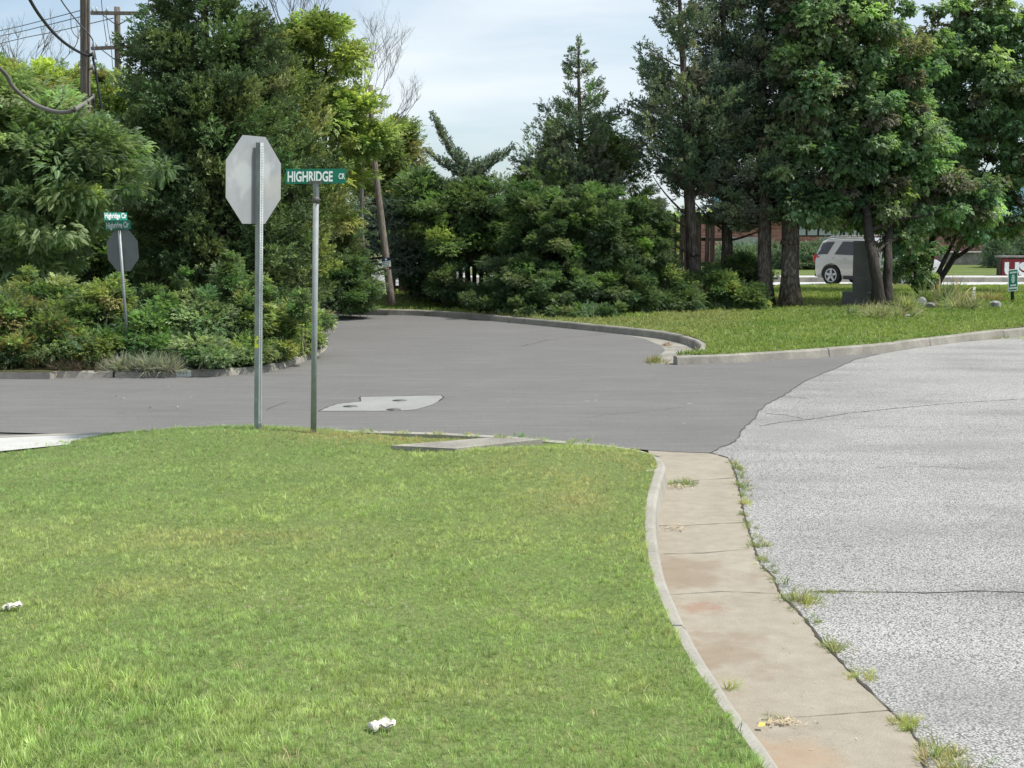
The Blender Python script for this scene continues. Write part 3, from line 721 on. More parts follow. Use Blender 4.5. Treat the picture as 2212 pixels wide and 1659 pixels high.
def conifer(name, label, base, top, prof, cols, nb=200, per=45, sz=.22, trunk_r=.2, group=None, up=.35, start=.0, cat='tree', size_y=1.0, droop=0., mt='bark', knots=0, gap=0.0, bare=None, tpl=None):
    """prof: (fraction of height, radius in m)"""
    b, t = Vector(base), Vector(top); H = (t - b).length; ax = (t - b) / H
    th = thing(name, label, cat, tuple(b), group)
    hs = np.array([p[0] for p in prof]); rsd = np.array([p[1] for p in prof])
    # branch heights weighted with the radius
    hh = rng.uniform(hs[0], 1, nb * 3); w_ = np.interp(hh, hs, rsd) + .05; hh = rng.choice(hh, nb, replace=False, p=w_ / w_.sum())
    az_ = rng.uniform(0, 2 * math.pi, nb)
    Ls = np.interp(hh, hs, rsd) * rng.uniform(.62, 1.12, nb)
    mb = MB(); path = [b.lerp(t, k / 14) + Vector((random.uniform(-.02, .02), random.uniform(-.02, .02), 0)) for k in range(15)]
    rr = [trunk_r * (1 - k / 14) ** .8 + .012 for k in range(15)]; rr[0] *= 1.35
    mb.tube(path, rr, 10, 0, True, .12)
    for k in range(knots):
        i = random.randint(1, 4); a = random.uniform(3.5, 5.9); c = path[i] + Vector((math.cos(a), math.sin(a), 0)) * rr[i] * .8
        mb.tube([c, c + Vector((math.cos(a), math.sin(a), .3)) * rr[i] * .5], [rr[i] * .4, rr[i] * .28], 7)
    P_, D_, C_ = [], [], []
    bt = tints(nb, cols, .16)
    for i in range(nb):
        o = np.array(b + ax * (H * hh[i])); Ln = Ls[i]; hz = np.array([math.cos(az_[i]), math.sin(az_[i]) * size_y, 0])
        upk = up * rng.uniform(.5, 1.5)
        k = max(3, int(per * (Ln / max(rsd)) ** .8)); tt = rng.uniform(.25, 1.0, k) ** .75
        upz = upk * tt * tt - droop * tt * (1.3 - tt)
        ctr = o + hz * (tt * Ln)[:, None] + np.array([0, 0, 1.0]) * (upz * Ln)[:, None]
        sp = rng.normal(0, .13 * (Ln ** .6) + .02, (k, 3)) * np.array([1, 1, .6]) * (1.15 - tt * .7)[:, None]
        pos = ctr + sp
        dr = hz * .9 + sp * 2.2 + np.array([0, 0, 1]) * (upk * 1.5 * tt)[:, None] + rng.normal(0, .3, (k, 3))
        P_.append(pos); D_.append(dr); C_.append(np.repeat(bt[i][None], k, 0) * rng.normal(1, .16, (k, 1)).clip(.5, 1.6))
        if i % 3 == 0 or Ln > .8 * max(rsd):
            oo = Vector(o); e_ = Vector(hz) * Ln * .92
            pts = [oo + e_ * q + Vector((0, 0, (upk * q * q - droop * q * (1.3 - q)) * Ln)) for q in (0, .33, .66, 1)]
            mb.tube(pts, [.018 + .012 * Ln, .014 + .008 * Ln, .01, .005], 4, 0, False)
    if bare:
        for (p0, p1, p2, r_) in bare:
            p0, p1, p2 = Vector(p0), Vector(p1), Vector(p2)
            mb.tube([p0 * (1 - q) ** 2 + p1 * 2 * q * (1 - q) + p2 * q * q for q in (0, .2, .4, .6, .8, 1)], [r_, r_ * .85, r_ * .7, r_ * .55, r_ * .4, r_ * .25], 6, 0, False)
    mb.build('trunk', M[mt], th)
    pos, dr, col = np.concatenate(P_), np.concatenate(D_), np.concatenate(C_)
    # leader tip
    k = 40; tq = rng.uniform(.86, 1.0, k); pos = np.concatenate([pos, np.array(b) + np.array(t - b) * tq[:, None] + rng.normal(0, .03, (k, 3))]); dr = np.concatenate([dr, rng.normal(0, .5, (k, 3)) + np.array([0, 0, 1.2])]); col = np.concatenate([col, tints(k, cols)])
    ok = pos[:, 2] > .2; pos, dr, col = pos[ok], dr[ok], col[ok]
    R = frames(dr, roll=rng.uniform(0, 6.28, len(pos))); s = sz * rng.uniform(.6, 1.3, len(pos))
    tq = rng.integers(0, 3, len(pos)); parts = [scatter((tpl or SPRAY)[i], pos[tq == i], R[tq == i], s[tq == i], col[tq == i]) for i in range(3)]
    V, Fs, C = join(parts)
    link('foliage', mesh_np('foliage', V, Fs, col=C), M['needle'], th)
    return th

# ------------------------------------------------------------------ writing
def text_mesh(txt, name, mt, parent, origin, xd, up, width, height, bold=.0, depth=.0008, tight=True):
    """flat letters fitted in width x height, centred on origin; xd, up = directions of the face"""
    cu = bpy.data.curves.new(name, 'FONT'); cu.body = txt; cu.size = 1; cu.offset = bold; cu.resolution_u = 3
    o = bpy.data.objects.new(name, cu); COL.objects.link(o)
    bpy.context.view_layer.update()
    me = bpy.data.meshes.new_from_object(o.evaluated_get(bpy.context.evaluated_depsgraph_get()))
    bpy.data.objects.remove(o); bpy.data.curves.remove(cu)
    co = np.zeros(len(me.vertices) * 3, dtype=np.float32); me.vertices.foreach_get('co', co); co = co.reshape(-1, 3)
    lo, hi = co.min(0), co.max(0); c = (lo + hi) / 2
    sx = width / (hi[0] - lo[0]); sy = height / (hi[1] - lo[1])
    xd, up, og = Vector(xd).normalized(), Vector(up).normalized(), Vector(origin)
    nn = xd.cross(up)
    new = [og + xd * float((p[0] - c[0]) * sx) + up * float((p[1] - c[1]) * sy) + nn * depth for p in co]
    for v, q in zip(me.vertices, new): v.co = q
    me.name = name; me.materials.clear(); me.update()
    return link(name, me, mt, parent)
def plate(mb, c, xd, up, wd, ht, th, m=0, r=0.0, n_corner=4, outline=None):
    """rounded plate centred on c"""
    c, xd, up = Vector(c), Vector(xd).normalized(), Vector(up).normalized(); nn = xd.cross(up)
    if outline is None:
        outline = []
        for sx, sy, a0 in ((1, 1, 0), (-1, 1, 90), (-1, -1, 180), (1, -1, 270)):
            if r <= 0: outline.append((sx * wd / 2, sy * ht / 2))
            else:
                for k in range(n_corner + 1):
                    a = math.radians(a0 + 90 * k / n_corner); outline.append((sx * (wd / 2 - r) + math.cos(a) * r, sy * (ht / 2 - r) + math.sin(a) * r))
    n = len(outline); vs = [c + xd * x + up * y + nn * th / 2 for x, y in outline] + [c + xd * x + up * y - nn * th / 2 for x, y in outline]
    fs = [tuple(range(n)), tuple(range(n, 2 * n))[::-1]] + [(i, i + n, (i + 1) % n + n, (i + 1) % n) for i in range(n)]
    mb.add(vs, fs, m)
def octagon(s): 
    a = s / 2; b = a * math.tan(math.radians(22.5)); return [(a, -b), (a, b), (b, a), (-b, a), (-a, b), (-a, -b), (-b, -a), (b, -a)]

# ------------------------------------------------------------------ near stop sign seen from behind
base = P(557, 914, .29); yS = base[1]
th = thing('stop_sign', 'large octagonal sign seen from its bare silvery back, on a square holed post', 'road sign', base)
top = Vector(W(561, 308, yS)); bot = Vector(base); upS = (top - bot).normalized()
ang = math.radians(62); xS = Vector((math.cos(ang), math.sin(ang), 0)); nS = xS.cross(upS).normalized()   # towards the camera side
if nS.y > 0: nS = -nS
ps = .052; hf = ps / 2; yd = xS
mb = MB(); mh = MB()
def prism(mb, c0, c1, xd, nd, w_, m=0):
    vs = []
    for c in (c0, c1):
        for a, b_ in ((-1, -1), (1, -1), (1, 1), (-1, 1)): vs.append(Vector(c) + xd * a * w_ / 2 + nd * b_ * w_ / 2)
    mb.add(vs, [(0, 1, 5, 4), (1, 2, 6, 5), (2, 3, 7, 6), (3, 0, 4, 7), (4, 5, 6, 7), (3, 2, 1, 0)], m)
prism(mb, bot - upS * .15, top, xS, nS, ps)
mb.build('post', M['galv'], th)
# the face of the post with its row of punched holes
mb = MB(); Ln = (top - bot).length; k = 0; z = .03
mf = MB(); plate(mf, (bot + top) / 2 + nS * (hf + .0012), xS, upS, ps * .96, Ln, .002); mf.build('holed_face', M['galv_light'], th)  # same steel in a paler colour, painting in the sun on this side
while z < Ln - .02:
    c = bot + upS * z + nS * (hf + .0035); r_ = .0075
    vs = [c + xS * math.cos(a) * r_ + upS * math.sin(a) * r_ for a in np.linspace(0, 2 * math.pi, 9)[:-1]]; mb.add(vs, [tuple(range(8))], 0); z += .0254
mb.build('post_hole', M['hole'], th)['kind'] = 'stuff'
cS = Vector(W(554, 389, yS)) - nS * (hf + .004); sz = 186 / SCL(yS)
mb = MB(); plate(mb, cS, xS, upS, 0, 0, .003, outline=octagon(sz * 1.0)); o = mb.build('sign_plate', M['alu'], th)
mb = MB(); plate(mb, cS - nS * .0035, xS, upS, 0, 0, .001, outline=octagon(sz * .985)); mb.build('sign_face', M['stop_red'], th)
mb = MB()
for z in (-.26, .26):
    c = cS + upS * z + nS * (ps + .004); mb = MB(); mb.tube([c, c + nS * .012], [.009, .009], 6); mb.build('bolt', M['galv_light'], th)
text_mesh('STOP', 'lettering', M['sign_white'], th, cS - nS * .005, -xS, upS, sz * .75, sz * .33, .01)
# yellow sticker on the dark side of the post
sd_ = -xS; cc = bot.lerp(top, (912 - 733) / (912 - 308.)) + sd_ * (hf + .002)
mb = MB(); dn = -nS
for (a, b_, w_, h_) in ((0.0, -.043, .045, .04), (-.010, -.003, .018, .05), (.010, .035, .022, .04), (-.019, .012, .006, .06)):
    plate(mb, cc + nS * a + upS * b_, nS, upS, w_, h_, .001)
mb.build('sticker', M['bright_yellow'], th)

# weather marks on the plate: pale oxidised cloud in the plate's own material
nt = M['alu'].node_tree; b_ = nt.nodes['Principled BSDF']; src = b_.inputs['Base Color'].links[0].from_socket
s1 = spot(nt, tuple(cS + xS * -.16 + upS * .04), .24, .5); s2 = spot(nt, tuple(cS + xS * .16 + upS * .12), .2, .5)
c_ = mix(nt, mix(nt, .6, 0.0, s1), src, (0.46, 0.48, 0.48)); c_ = mix(nt, mix(nt, .6, 0.0, s2), c_, (0.52, 0.54, 0.54))
s3 = spot(nt, tuple(cS + xS * .33 - upS * .05), .2, .4); c_ = mix(nt, mix(nt, .5, 0.0, s3), c_, (0.42, 0.40, 0.36)); nt.links.new(c_, b_.inputs['Base Color'])

# ------------------------------------------------------------------ near street name sign
base = P(677, 939, .19); yN = base[1]; bot = Vector(base); topp = Vector(W(682.5, 432, yN)); upN = (topp - bot).normalized(); s_ = SCL(yN)
th = thing('street_name_sign', 'green street name blade reading HIGHRIDGE CR on a round grey pipe beside the octagonal sign', 'street sign', base)
mb = MB(); mb.tube([bot - upN * .15, topp], 6.4 / s_, 20); mb.build('pipe', M['post_green'], th)
mb = MB(); c0 = topp - upN * .03; mb.tube([c0, c0 + upN * .055, c0 + upN * .062], [7.6 / s_, 7.6 / s_, 4 / s_], 16); mb.tube([c0 + upN * .03 + Vector((.03, -.03, 0)), c0 + upN * .03 + Vector((.045, -.045, 0))], .008, 6); mb.build('post_cap', M['iron'], th)
xN = Vector((math.cos(math.radians(8)), math.sin(math.radians(8)), 0.012)).normalized()
cN = Vector(W(683, 380.5, yN)); wN, hN = 127.5 / s_, 31.5 / s_
mb = MB(); c0 = topp + upN * .02; c1 = Vector(W(683, 396, yN))
mb.box(None, (.055, .004, (c1 - c0).length + .02), M=Matrix.Translation((c0 + c1) / 2) @ xN.to_track_quat('X', 'Z').to_matrix().to_4x4())
mb.box(None, (.004, .028, (c1 - c0).length + .02), M=Matrix.Translation((c0 + c1) / 2) @ xN.to_track_quat('X', 'Z').to_matrix().to_4x4())
mb.build('bracket_stem', M['post_green'], th)
fN = xN.cross(upN).normalized()
if fN.y > 0: fN = -fN
mb = MB(); plate(mb, Vector(W(682, 393.5, yN)) + fN * .005, xN, upN, 28 / s_, 6 / s_, .008); clp = mb.build('clamp', M['iron'], th)
for dx in (-.035, .035): 
    c = Vector(W(682, 393.5, yN)) + fN * .009 + xN * dx; mb = MB(); mb.tube([c, c + fN * .005], .004, 6); mb.build('bolt', M['trim'], clp)
mb = MB(); plate(mb, cN, xN, upN, wN, hN, .003, r=.006); pl_ = mb.build('blade', M['green'], th)
s2 = 1 / s_
text_mesh('HIGHRIDGE', 'lettering', M['sign_white'], th, cN + xN * (-12.6 * s2) - upN * (.7 * s2) + fN * .0032, xN, upN, 95.5 * s2, 22.5 * s2, .03)
text_mesh('CR', 'lettering', M['sign_white'], th, cN + xN * (54.2 * s2) - upN * (.5 * s2) + fN * .0032, xN, upN, 13.5 * s2, 12.5 * s2, .025)

# ------------------------------------------------------------------ leaning sign across the road
base = P(277, 762, .3); yL = base[1]; bot = Vector(base); topp = Vector(W(257.5, 494, yL)); upL = (topp - bot).normalized(); s_ = SCL(yL)
th = thing('stop_sign', 'leaning post in the left bushes with dull grey octagon and two Highridge Cir blades', 'road sign', base)
mb = MB(); mb.tube([bot - upL * .1, topp], 3.3 / s_, 12); mb.build('post', M['galv'], th)
xL = Vector((math.cos(math.radians(14)), -math.sin(math.radians(14)), 0)); xL = (xL - upL * xL.dot(upL)).normalized(); fL = xL.cross(upL)
if fL.y > 0: fL = -fL
cL = Vector(W(262, 541, yL)) - fL * .04
mb = MB(); plate(mb, cL, xL, upL, 0, 0, .003, outline=[(x * .92, y * 1.12) for x, y in octagon(80 / s_)]); mb.build('sign_plate', M['grey_back'], th)
mb = MB(); plate(mb, cL - fL * .003, xL, upL, 0, 0, .001, outline=[(x * .9, y * 1.1) for x, y in octagon(80 / s_)]); mb.build('sign_face', M['stop_red'], th)
x1 = Vector((math.cos(math.radians(20)), -math.sin(math.radians(20)), .0)); x1 = (x1 - upL * x1.dot(upL) * .1).normalized(); x1 = (x1 + Vector((0, 0, .04))).normalized(); f1 = x1.cross(upL)
if f1.y > 0: f1 = -f1
cB = Vector(W(254.5, 486.5, yL)) 
mb = MB(); plate(mb, cB, x1, upL, 64 / s_, 19 / s_, .003); mb.build('blade', M['green'], th)
text_mesh('Highridge Cir', 'lettering', M['sign_pale'], th, cB + f1 * .004 + x1 * .0 - upL * .01, x1, upL, 57 / s_, 17 / s_, .03)
x2 = Vector((math.cos(math.radians(-50)), -math.sin(math.radians(-50)), 0)).normalized(); f2 = x2.cross(upL)
if f2.y > 0: f2 = -f2
cB = Vector(W(251.5, 467.5, yL)) + f1 * .02
mb = MB(); plate(mb, cB, x2, upL, 38 / s_ / .66, 16.5 / s_, .003); mb.build('blade', M['green_bright'], th)
text_mesh('Highridge Cir', 'lettering', M['sign_white'], th, cB + f2 * .004, x2, upL, 36 / s_ / .66, 15 / s_, .03)
mb = MB(); mb.tube([topp - upL * .02, topp + upL * .05], 4.4 / s_, 10); mb.build('bracket', M['iron'], th)

# ------------------------------------------------------------------ utility poles and cables
def pole(label, b, t, r0, r1, group='wooden utility poles'):
    th = thing('utility_pole', label, 'pole', b, group); b, t = Vector(b), Vector(t)
    mb = MB(); k = 12; mb.tube([b.lerp(t, i / k) for i in range(k + 1)], [r0 + (r1 - r0) * i / k for i in range(k + 1)], 16, 0, True, .02); mb.build('shaft', M['pole'], th); return th
y1 = 40.; b = W(188, 655, y1); b = (b[0], b[1], .1)
p1 = pole('thick weathered pole at the top left with cables clamped to it', b, W(182.5, -160, y1), 10.8 / SCL(y1), 10.3 / SCL(y1))
mb = MB(); mb.tube([W(190.5, 240, y1 - .16), W(190, -150, y1 - .16)], .02, 6); mb.build('ground_conduit', M['dbark'], p1)
mb = MB()
for v in (118, 209, 150):
    mb = MB(); c = Vector(W(192, v, y1 - .17)); mb.tube([c, c + Vector((.14, -.08, .03))], .03, 8); mb.tube([c + Vector((.14, -.08, .08)), c + Vector((.16, -.08, -.14))], .035, 8); mb.build('clamp', M['iron'], p1)
y2 = 52.; b = W(262, 640, y2); b = (b[0], b[1], .1)
p2 = pole('slimmer pole behind it with two crossarms, its foot hidden in the trees', b, W(253, 15, y2), 8.5 / SCL(y2), 6.2 / SCL(y2))
for (ua, va, ub, vb) in ((196, 28, 322, 29), (197, 105, 312, 99)):
    a_, c_ = Vector(W(ua, va, y2 - .2)), Vector(W(ub, vb, y2 - .2)); d = (c_ - a_)
    mb = MB(); mb.box(None, (d.length, .1, .13), M=Matrix.Translation((a_ + c_) / 2) @ d.to_track_quat('X', 'Z').to_matrix().to_4x4(), bev=.01)
    arm = mb.build('crossarm', M['pole'], p2)
    mb = MB()
    for q in (.2, .8):
        s0 = a_.lerp(c_, q) - Vector((0, .06, .06)); mb.tube([s0, Vector(W(253 + (q - .5) * 6, va + 26, y2 - .2))], .02, 5)
    mb.build('brace', M['iron'], p2)
    for q in (.03, .1, .28, .95):
        s0 = a_.lerp(c_, q) + Vector((0, 0, .06)); mb = MB(); mb.tube([s0, s0 + Vector((0, 0, .05)), s0 + Vector((0, 0, .08)), s0 + Vector((0, 0, .14))], [.015, .05, .025, .045], 8); mb.build('insulator', M['glass_pale'], p2)
y3 = P(846, 655, .2)[1]; b = P(846, 658, .27)
p3 = pole('leaning pole by the road bend with a small blue, white and red notice', b, W(803, 300, b[1] + .6), 8.0 / SCL(y3), 5.8 / SCL(y3))
# the top of the same pole
mb = MB(); mb.tube([W(803, 302, b[1] + .6), W(800.5, 184, b[1] + .8)], [5.6 / SCL(y3), 5.0 / SCL(y3)], 14); mb.build('upper_shaft', M['pole'], p3)
cn = Vector(W(834.5, 570, b[1] - .45)); upn = (Vector(W(830, 500, b[1])) - Vector(W(840, 620, b[1]))).normalized(); xn = Vector((.985, 0, .17)).normalized(); s_ = SCL(b[1])
mb = MB(); plate(mb, cn, xn, upn, 19 / s_, 25.5 / s_, .004); nb_ = mb.build('notice', M['sign_white'], p3)
mb = MB(); plate(mb, cn + upn * 9.3 / s_ - Vector((0, .004, 0)), xn, upn, 19.4 / s_, 6.8 / s_, .003); mb.build('blue_band', M['navy'], nb_)
mb = MB(); plate(mb, cn - upn * 10 / s_ - Vector((0, .004, 0)), xn, upn, 19.4 / s_, 6 / s_, .003); mb.build('red_band', M['darkred'], nb_)
mb = MB()
for q in (3.2, -.6, -4.2):
    x = -6.2
    while x < 6:
        l = random.uniform(.8, 2.2); plate(mb, cn + upn * q / s_ + xn * (x + l / 2) / s_ - Vector((0, .004, 0)), xn, upn, l / s_, 1.5 / s_, .001); x += l + .5
mb.build('small_print', M['ink'], nb_)
mb = MB(); plate(mb, cn + upn * 9.4 / s_ - Vector((0, .008, 0)), xn, upn, 0, 0, .001, outline=octagon(4 / s_)); mb.build('small_emblem', M['sign_white'], nb_)
mb = MB()
for x in (-3, 0, 3.4): plate(mb, cn - upn * 10 / s_ + xn * x / s_ - Vector((0, .008, 0)), xn, upn, 2.2 / s_, 2 / s_, .001)
mb.build('white_print', M['sign_white'], nb_)
for ch in list(nb_.children):
    ch.location = (0, 0, 0)
def cable(label, pts, r, mt, group=None, n=6):
    P_ = [Vector(p) for p in pts]; q = []
    for i in range(len(P_) - 1):
        a, b_, c, d = P_[max(i - 1, 0)], P_[i], P_[i + 1], P_[min(i + 2, len(P_) - 1)]
        for k in range(8):
            t = k / 8; q.append(.5 * ((2 * b_) + (c - a) * t + (2 * a - 5 * b_ + 4 * c - d) * t * t + (3 * b_ - a - 3 * c + d) * t ** 3))
    q.append(P_[-1]); mb = MB(); mb.tube(q, r, n); o = mb.build('cable', mt); tag(o, label, 'cable', group); return o
g = 'overhead cables at the top left'
cable('thick black overhead cable swinging down to the clamped pole', [W(20, -90, 30), W(65, 0, 33), W(92, 42, 35), W(120, 75, 37), W(150, 100, 38.5), W(183, 118, 39.7), W(200, 119, 39.8)], .040, M['cable'], g)
cable('sagging grey sleeved cable looping in front of the left tree top', [W(-120, 60, 20), W(0, 148, 22.3), W(30, 190, 22.8), W(70, 222, 23.2), W(110, 239, 22.9), W(145, 242, 22.6), W(172, 230, 22.7), W(200, 210, 39.7)], .034, M['guy'], g, 8)
cable('black drop cable hanging below the clamp beside the thick pole', [W(200, 124, 39.8), W(206, 150, 39.8), W(212, 190, 39.8), W(221, 243, 39.8), W(224, 300, 39.8)], .035, M['cable'], g)
cable('second black cable tucked closer to the thick pole', [W(200, 212, 39.8), W(204, 228, 39.8), W(208, 250, 39.8)], .03, M['cable'], g)
cable('twisted thin cable from above meeting the thick pole', [W(110, -40, 36), W(132, 0, 37.5), W(152, 28, 38.3), W(172, 52, 39), W(198, 82, 39.8), W(203, 105, 39.8), W(208, 130, 39.8)], .018, M['wire'], g)
cable('thin loop of wire left of the thick pole', [W(153, 32, 39), W(154, 60, 39.2), W(160, 74, 39.4), W(170, 84, 39.8)], .010, M['wire'], g)
for k, (va, vb, ub, lb_) in enumerate(((66.5, 22, 176, 'topmost of the three straight wires at the left edge'), (78, 35.5, 176, 'middle one of the three straight wires at the left edge'), (94.5, 39, 245, 'lowest of the three straight wires at the left edge'))):
    cable(lb_, [W(-300, va + (va - vb) * 1.5, 70), W(0, va, 62), W(ub * .5, (va + vb) / 2 + 1, 57), W(ub, vb, 52.2)], .017, M['wire'], g)
cable('wire rising from the left end of the upper crossarm', [W(215, -60, 48), W(220, 12, 51.8), W(226, 60, 52), W(232, 100, 52)], .014, M['wire'], g)
cable('wire rising from the right end of the upper crossarm', [W(320, -80, 50), W(320.5, 0, 51.5), W(318, 18, 51.8), W(297, 26, 51.8)], .014, M['wire'], g)
cable('curved jumper wire between the two crossarms', [W(228, 22, 51.8), W(233, 60, 51.9), W(240, 100, 52), W(243, 145, 52)], .012, M['wire'], g)
cable('short slack wire under the right arm of the crossarm', [W(322, 60, 52), W(296, 52, 52), W(262, 42, 51.8)], .011, M['wire'], g)

# ------------------------------------------------------------------ wooden picket fence
yF = 38.2
def fence(label, ua, ub, va_top, vb_top, yA, yB, pitch=.185, wd=.125):
    A, B = Vector(W(ua, 600, yA)), Vector(W(ub, 600, yB)); A.z = B.z = 0.0; d = B - A; Ln = d.length; d.normalize()
    th = thing('picket_fence', label, 'fence', (A.x, A.y, .2)); n = int(Ln / pitch); kk = 0
    rest = MB(); yaw = math.atan2(d.y, d.x)
    for i in range(n):
        q = i / n; yy = yA + (yB - yA) * q; zt = W(ua, va_top + (vb_top - va_top) * q, yy)[2] + random.uniform(-.03, .03)
        p = A + d * (i * pitch + random.uniform(-.012, .012)); z0 = .28; mb = MB()
        Mx = Matrix.Translation((p.x, p.y, 0)) @ Matrix.Rotation(yaw, 4, 'Z') @ Matrix.Rotation(random.uniform(-.012, .012), 4, 'Y')
        w2 = wd / 2 * random.uniform(.93, 1.05); t2 = .011
        ol = [(-w2, z0), (w2, z0), (w2, zt - .07), (0, zt), (-w2, zt - .07)]
        vs = [Mx @ Vector((x, -t2, z)) for x, z in ol] + [Mx @ Vector((x, t2, z)) for x, z in ol]
        (mb if n <= 100 else rest).add(vs, [(0, 1, 2, 3, 4), (9, 8, 7, 6, 5)] + [(a, a + 5, (a + 1) % 5 + 5, (a + 1) % 5) for a in range(5)])
        if n <= 100: mb.build('picket', M['fence'], th)
    for z in (.55, 1.15, 1.85):
        mb = MB(); c = (A + B) / 2; mb.box(None, (Ln, .05, .09), M=Matrix.Translation((c.x, c.y + .045, z)) @ Matrix.Rotation(yaw, 4, 'Z')); mb.build('rail', M['fence'], th)
    for i in range(int(Ln / 2.4) + 1):
        p = A + d * min(Ln, i * 2.4); mb = MB(); mb.box((p.x, p.y + .11, 1.3), (.1, .1, 2.5), yaw); mb.build('post', M['fence'], th)
fence('tall dark gapped wooden fence in the middle, behind the leaning pole and conifers', 850, 1250, 462, 470, 38.2, 38.6)
fence('tall dark gapped wooden fence at the right, behind the bare conifer trunks', 1260, 1565, 468, 456, 38.7, 39.3)

# ------------------------------------------------------------------ trees on the left
G_ = {'cedar': [(0.024, 0.041, 0.016), (0.038, 0.059, 0.018), (0.056, 0.076, 0.022), (0.028, 0.043, 0.018)],
      'dcedar': [(0.030, 0.048, 0.030), (0.046, 0.066, 0.036), (0.050, 0.054, 0.038), (0.072, 0.090, 0.046)],
      'blue': [(0.030, 0.048, 0.038), (0.045, 0.062, 0.046), (0.070, 0.088, 0.065)],
      'locust': [(0.050, 0.080, 0.030), (0.068, 0.100, 0.036), (0.095, 0.125, 0.052), (0.040, 0.062, 0.028)],
      'yel': [(0.072, 0.096, 0.022), (0.105, 0.122, 0.03), (0.05, 0.07, 0.02), (0.085, 0.078, 0.028)],
      'mid': [(0.045, 0.075, 0.018), (0.075, 0.105, 0.024), (0.115, 0.135, 0.028)],
      'bush': [(0.036, 0.062, 0.020), (0.055, 0.082, 0.026), (0.085, 0.105, 0.034), (0.028, 0.048, 0.02)],
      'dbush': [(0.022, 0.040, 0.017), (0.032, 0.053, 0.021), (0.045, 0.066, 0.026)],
      'linden': [(0.035, 0.068, 0.028), (0.055, 0.092, 0.038), (0.045, 0.08, 0.034), (0.035, 0.068, 0.028), (0.055, 0.092, 0.038), (0.045, 0.08, 0.034), (0.078, 0.112, 0.045), (0.075, 0.105, 0.035), (0.05, 0.048, 0.028)],
      'pale': [(0.14, 0.18, 0.12), (0.10, 0.13, 0.08), (0.20, 0.23, 0.17)]}

def tree(name, label, base, top, r0, r1, blobs, tpls, clumps, per, crad, size, cols, nl=18, limb_r=.06, mt='dbark', extra_trunks=(), group=None, cat='tree', **kw):
    th = thing(name, label, cat, base, group)
    cc = crown('crown', th, blobs, tpls, clumps, per, crad, size, cols, **kw)
    limbs(th, [(base, r0), (tuple((Vector(base) + Vector(top)) / 2 + Vector((random.uniform(-.08, .08), 0, 0))), (r0 + r1) / 2), (top, r1)], [tuple(c) for c in cc], nl, limb_r, mt)
    for et in extra_trunks: limbs(th, et, [tuple(c) for c in cc[rng.integers(0, len(cc), 10)]], 6, limb_r * .7, mt)
    return th
tree('background_tree', 'yellowish broadleaf tree behind the thick utility pole', (*P(120, 620, .1)[:2], .1)[:0] or (W(120, 600, 46)[0], 46, .1), W(110, 260, 46), .2, .1,
     [(40, 235, 46, 90, 95, 2), (135, 215, 46, 85, 80, 2), (215, 235, 46, 60, 75, 1.8), (-70, 210, 46, 90, 90, 2), (290, 260, 46, 50, 70, 1.6), (100, 330, 46, 220, 120, 2), (60, 190, 46, 120, 55, 1.6), (270, 215, 46, 50, 50, 1.4)], LEAF, 520, 60, .42, .30, G_['yel'] + G_['mid'], cvar=.2)
tree('locust_tree', 'pale green tree with drooping ferny fronds at the left edge', (W(-20, 700, 24.5)[0], 24.5, .3), W(30, 330, 24.5), .16, .06,
     [(-50, 260, 24.6, 150, 130, 1.3), (40, 235, 24.8, 120, 70, 1.1), (130, 270, 24.6, 95, 55, 1), (235, 330, 24.3, 60, 55, .8), (60, 350, 24.5, 150, 130, 1.4), (165, 370, 24.2, 105, 105, 1.1), (-40, 480, 24.4, 140, 110, 1.3), (90, 480, 24.1, 115, 100, 1.1), (180, 460, 23.9, 60, 75, .8), (255, 395, 24, 48, 40, .6), (60, 560, 24, 85, 65, .9), (285, 430, 23.9, 22, 18, .3), (345, 365, 23.8, 22, 14, .3), (240, 300, 24.2, 40, 28, .5)],
     FROND, 450, 50, .32, .20, G_['locust'], nl=26, limb_r=.05, cvar=.24, flat=.55, outw=.9, shell=.4, var=.13)
# big cedar
yc = 28.3
conifer('cedar_tree', 'huge dark juniper cedar rising past the top edge, left of the octagonal sign', (W(475, 700, yc)[0], yc, .3), W(430, -150, yc),
        [(0.06, 1.7), (.16, 2.0), (.3, 1.95), (.45, 1.8), (.6, 1.55), (.7, 1.15), (.78, .85), (.86, .65), (.95, .4), (1, .15)], G_['cedar'], nb=400, per=95, sz=.25, trunk_r=.2, up=.35, group='conifers', size_y=.8)
yc = 29.6
conifer('cedar_tree', 'second juniper cedar merging into the right side of the huge one', (W(600, 690, yc)[0], yc, .3), W(572, 62, yc),
        [(0.03, 1.2), (.2, 1.35), (.45, 1.45), (.65, 1.2), (.8, .85), (.92, .45), (1, .12)], [(0.05, 0.07, 0.016), (0.085, 0.10, 0.022), (0.035, 0.05, 0.015)], nb=240, per=80, sz=.24, trunk_r=.16, up=.4, group='conifers', size_y=.8)
yt = 33.
tree('broadleaf_tree', 'loose yellow green broadleaf tree behind the street name blade', (W(700, 650, yt)[0], yt, .2), W(700, 250, yt), .09, .05,
     [(640, 170, 33, 90, 110, 1.4), (700, 75, 32.6, 42, 55, .7), (755, 130, 32.8, 38, 45, .6), (725, 250, 33, 85, 85, 1.2), (790, 300, 33, 55, 75, 1), (740, 370, 33, 60, 60, 1), (700, 400, 33, 70, 60, 1), (715, 470, 33.4, 45, 40, .8), (660, 60, 32.6, 40, 50, .6), (775, 268, 33, 30, 22, .5)],
     LEAF, 250, 46, .36, .24, G_['mid'] + G_['yel'][:2], nl=32, limb_r=.045, cvar=.25, shell=.6)
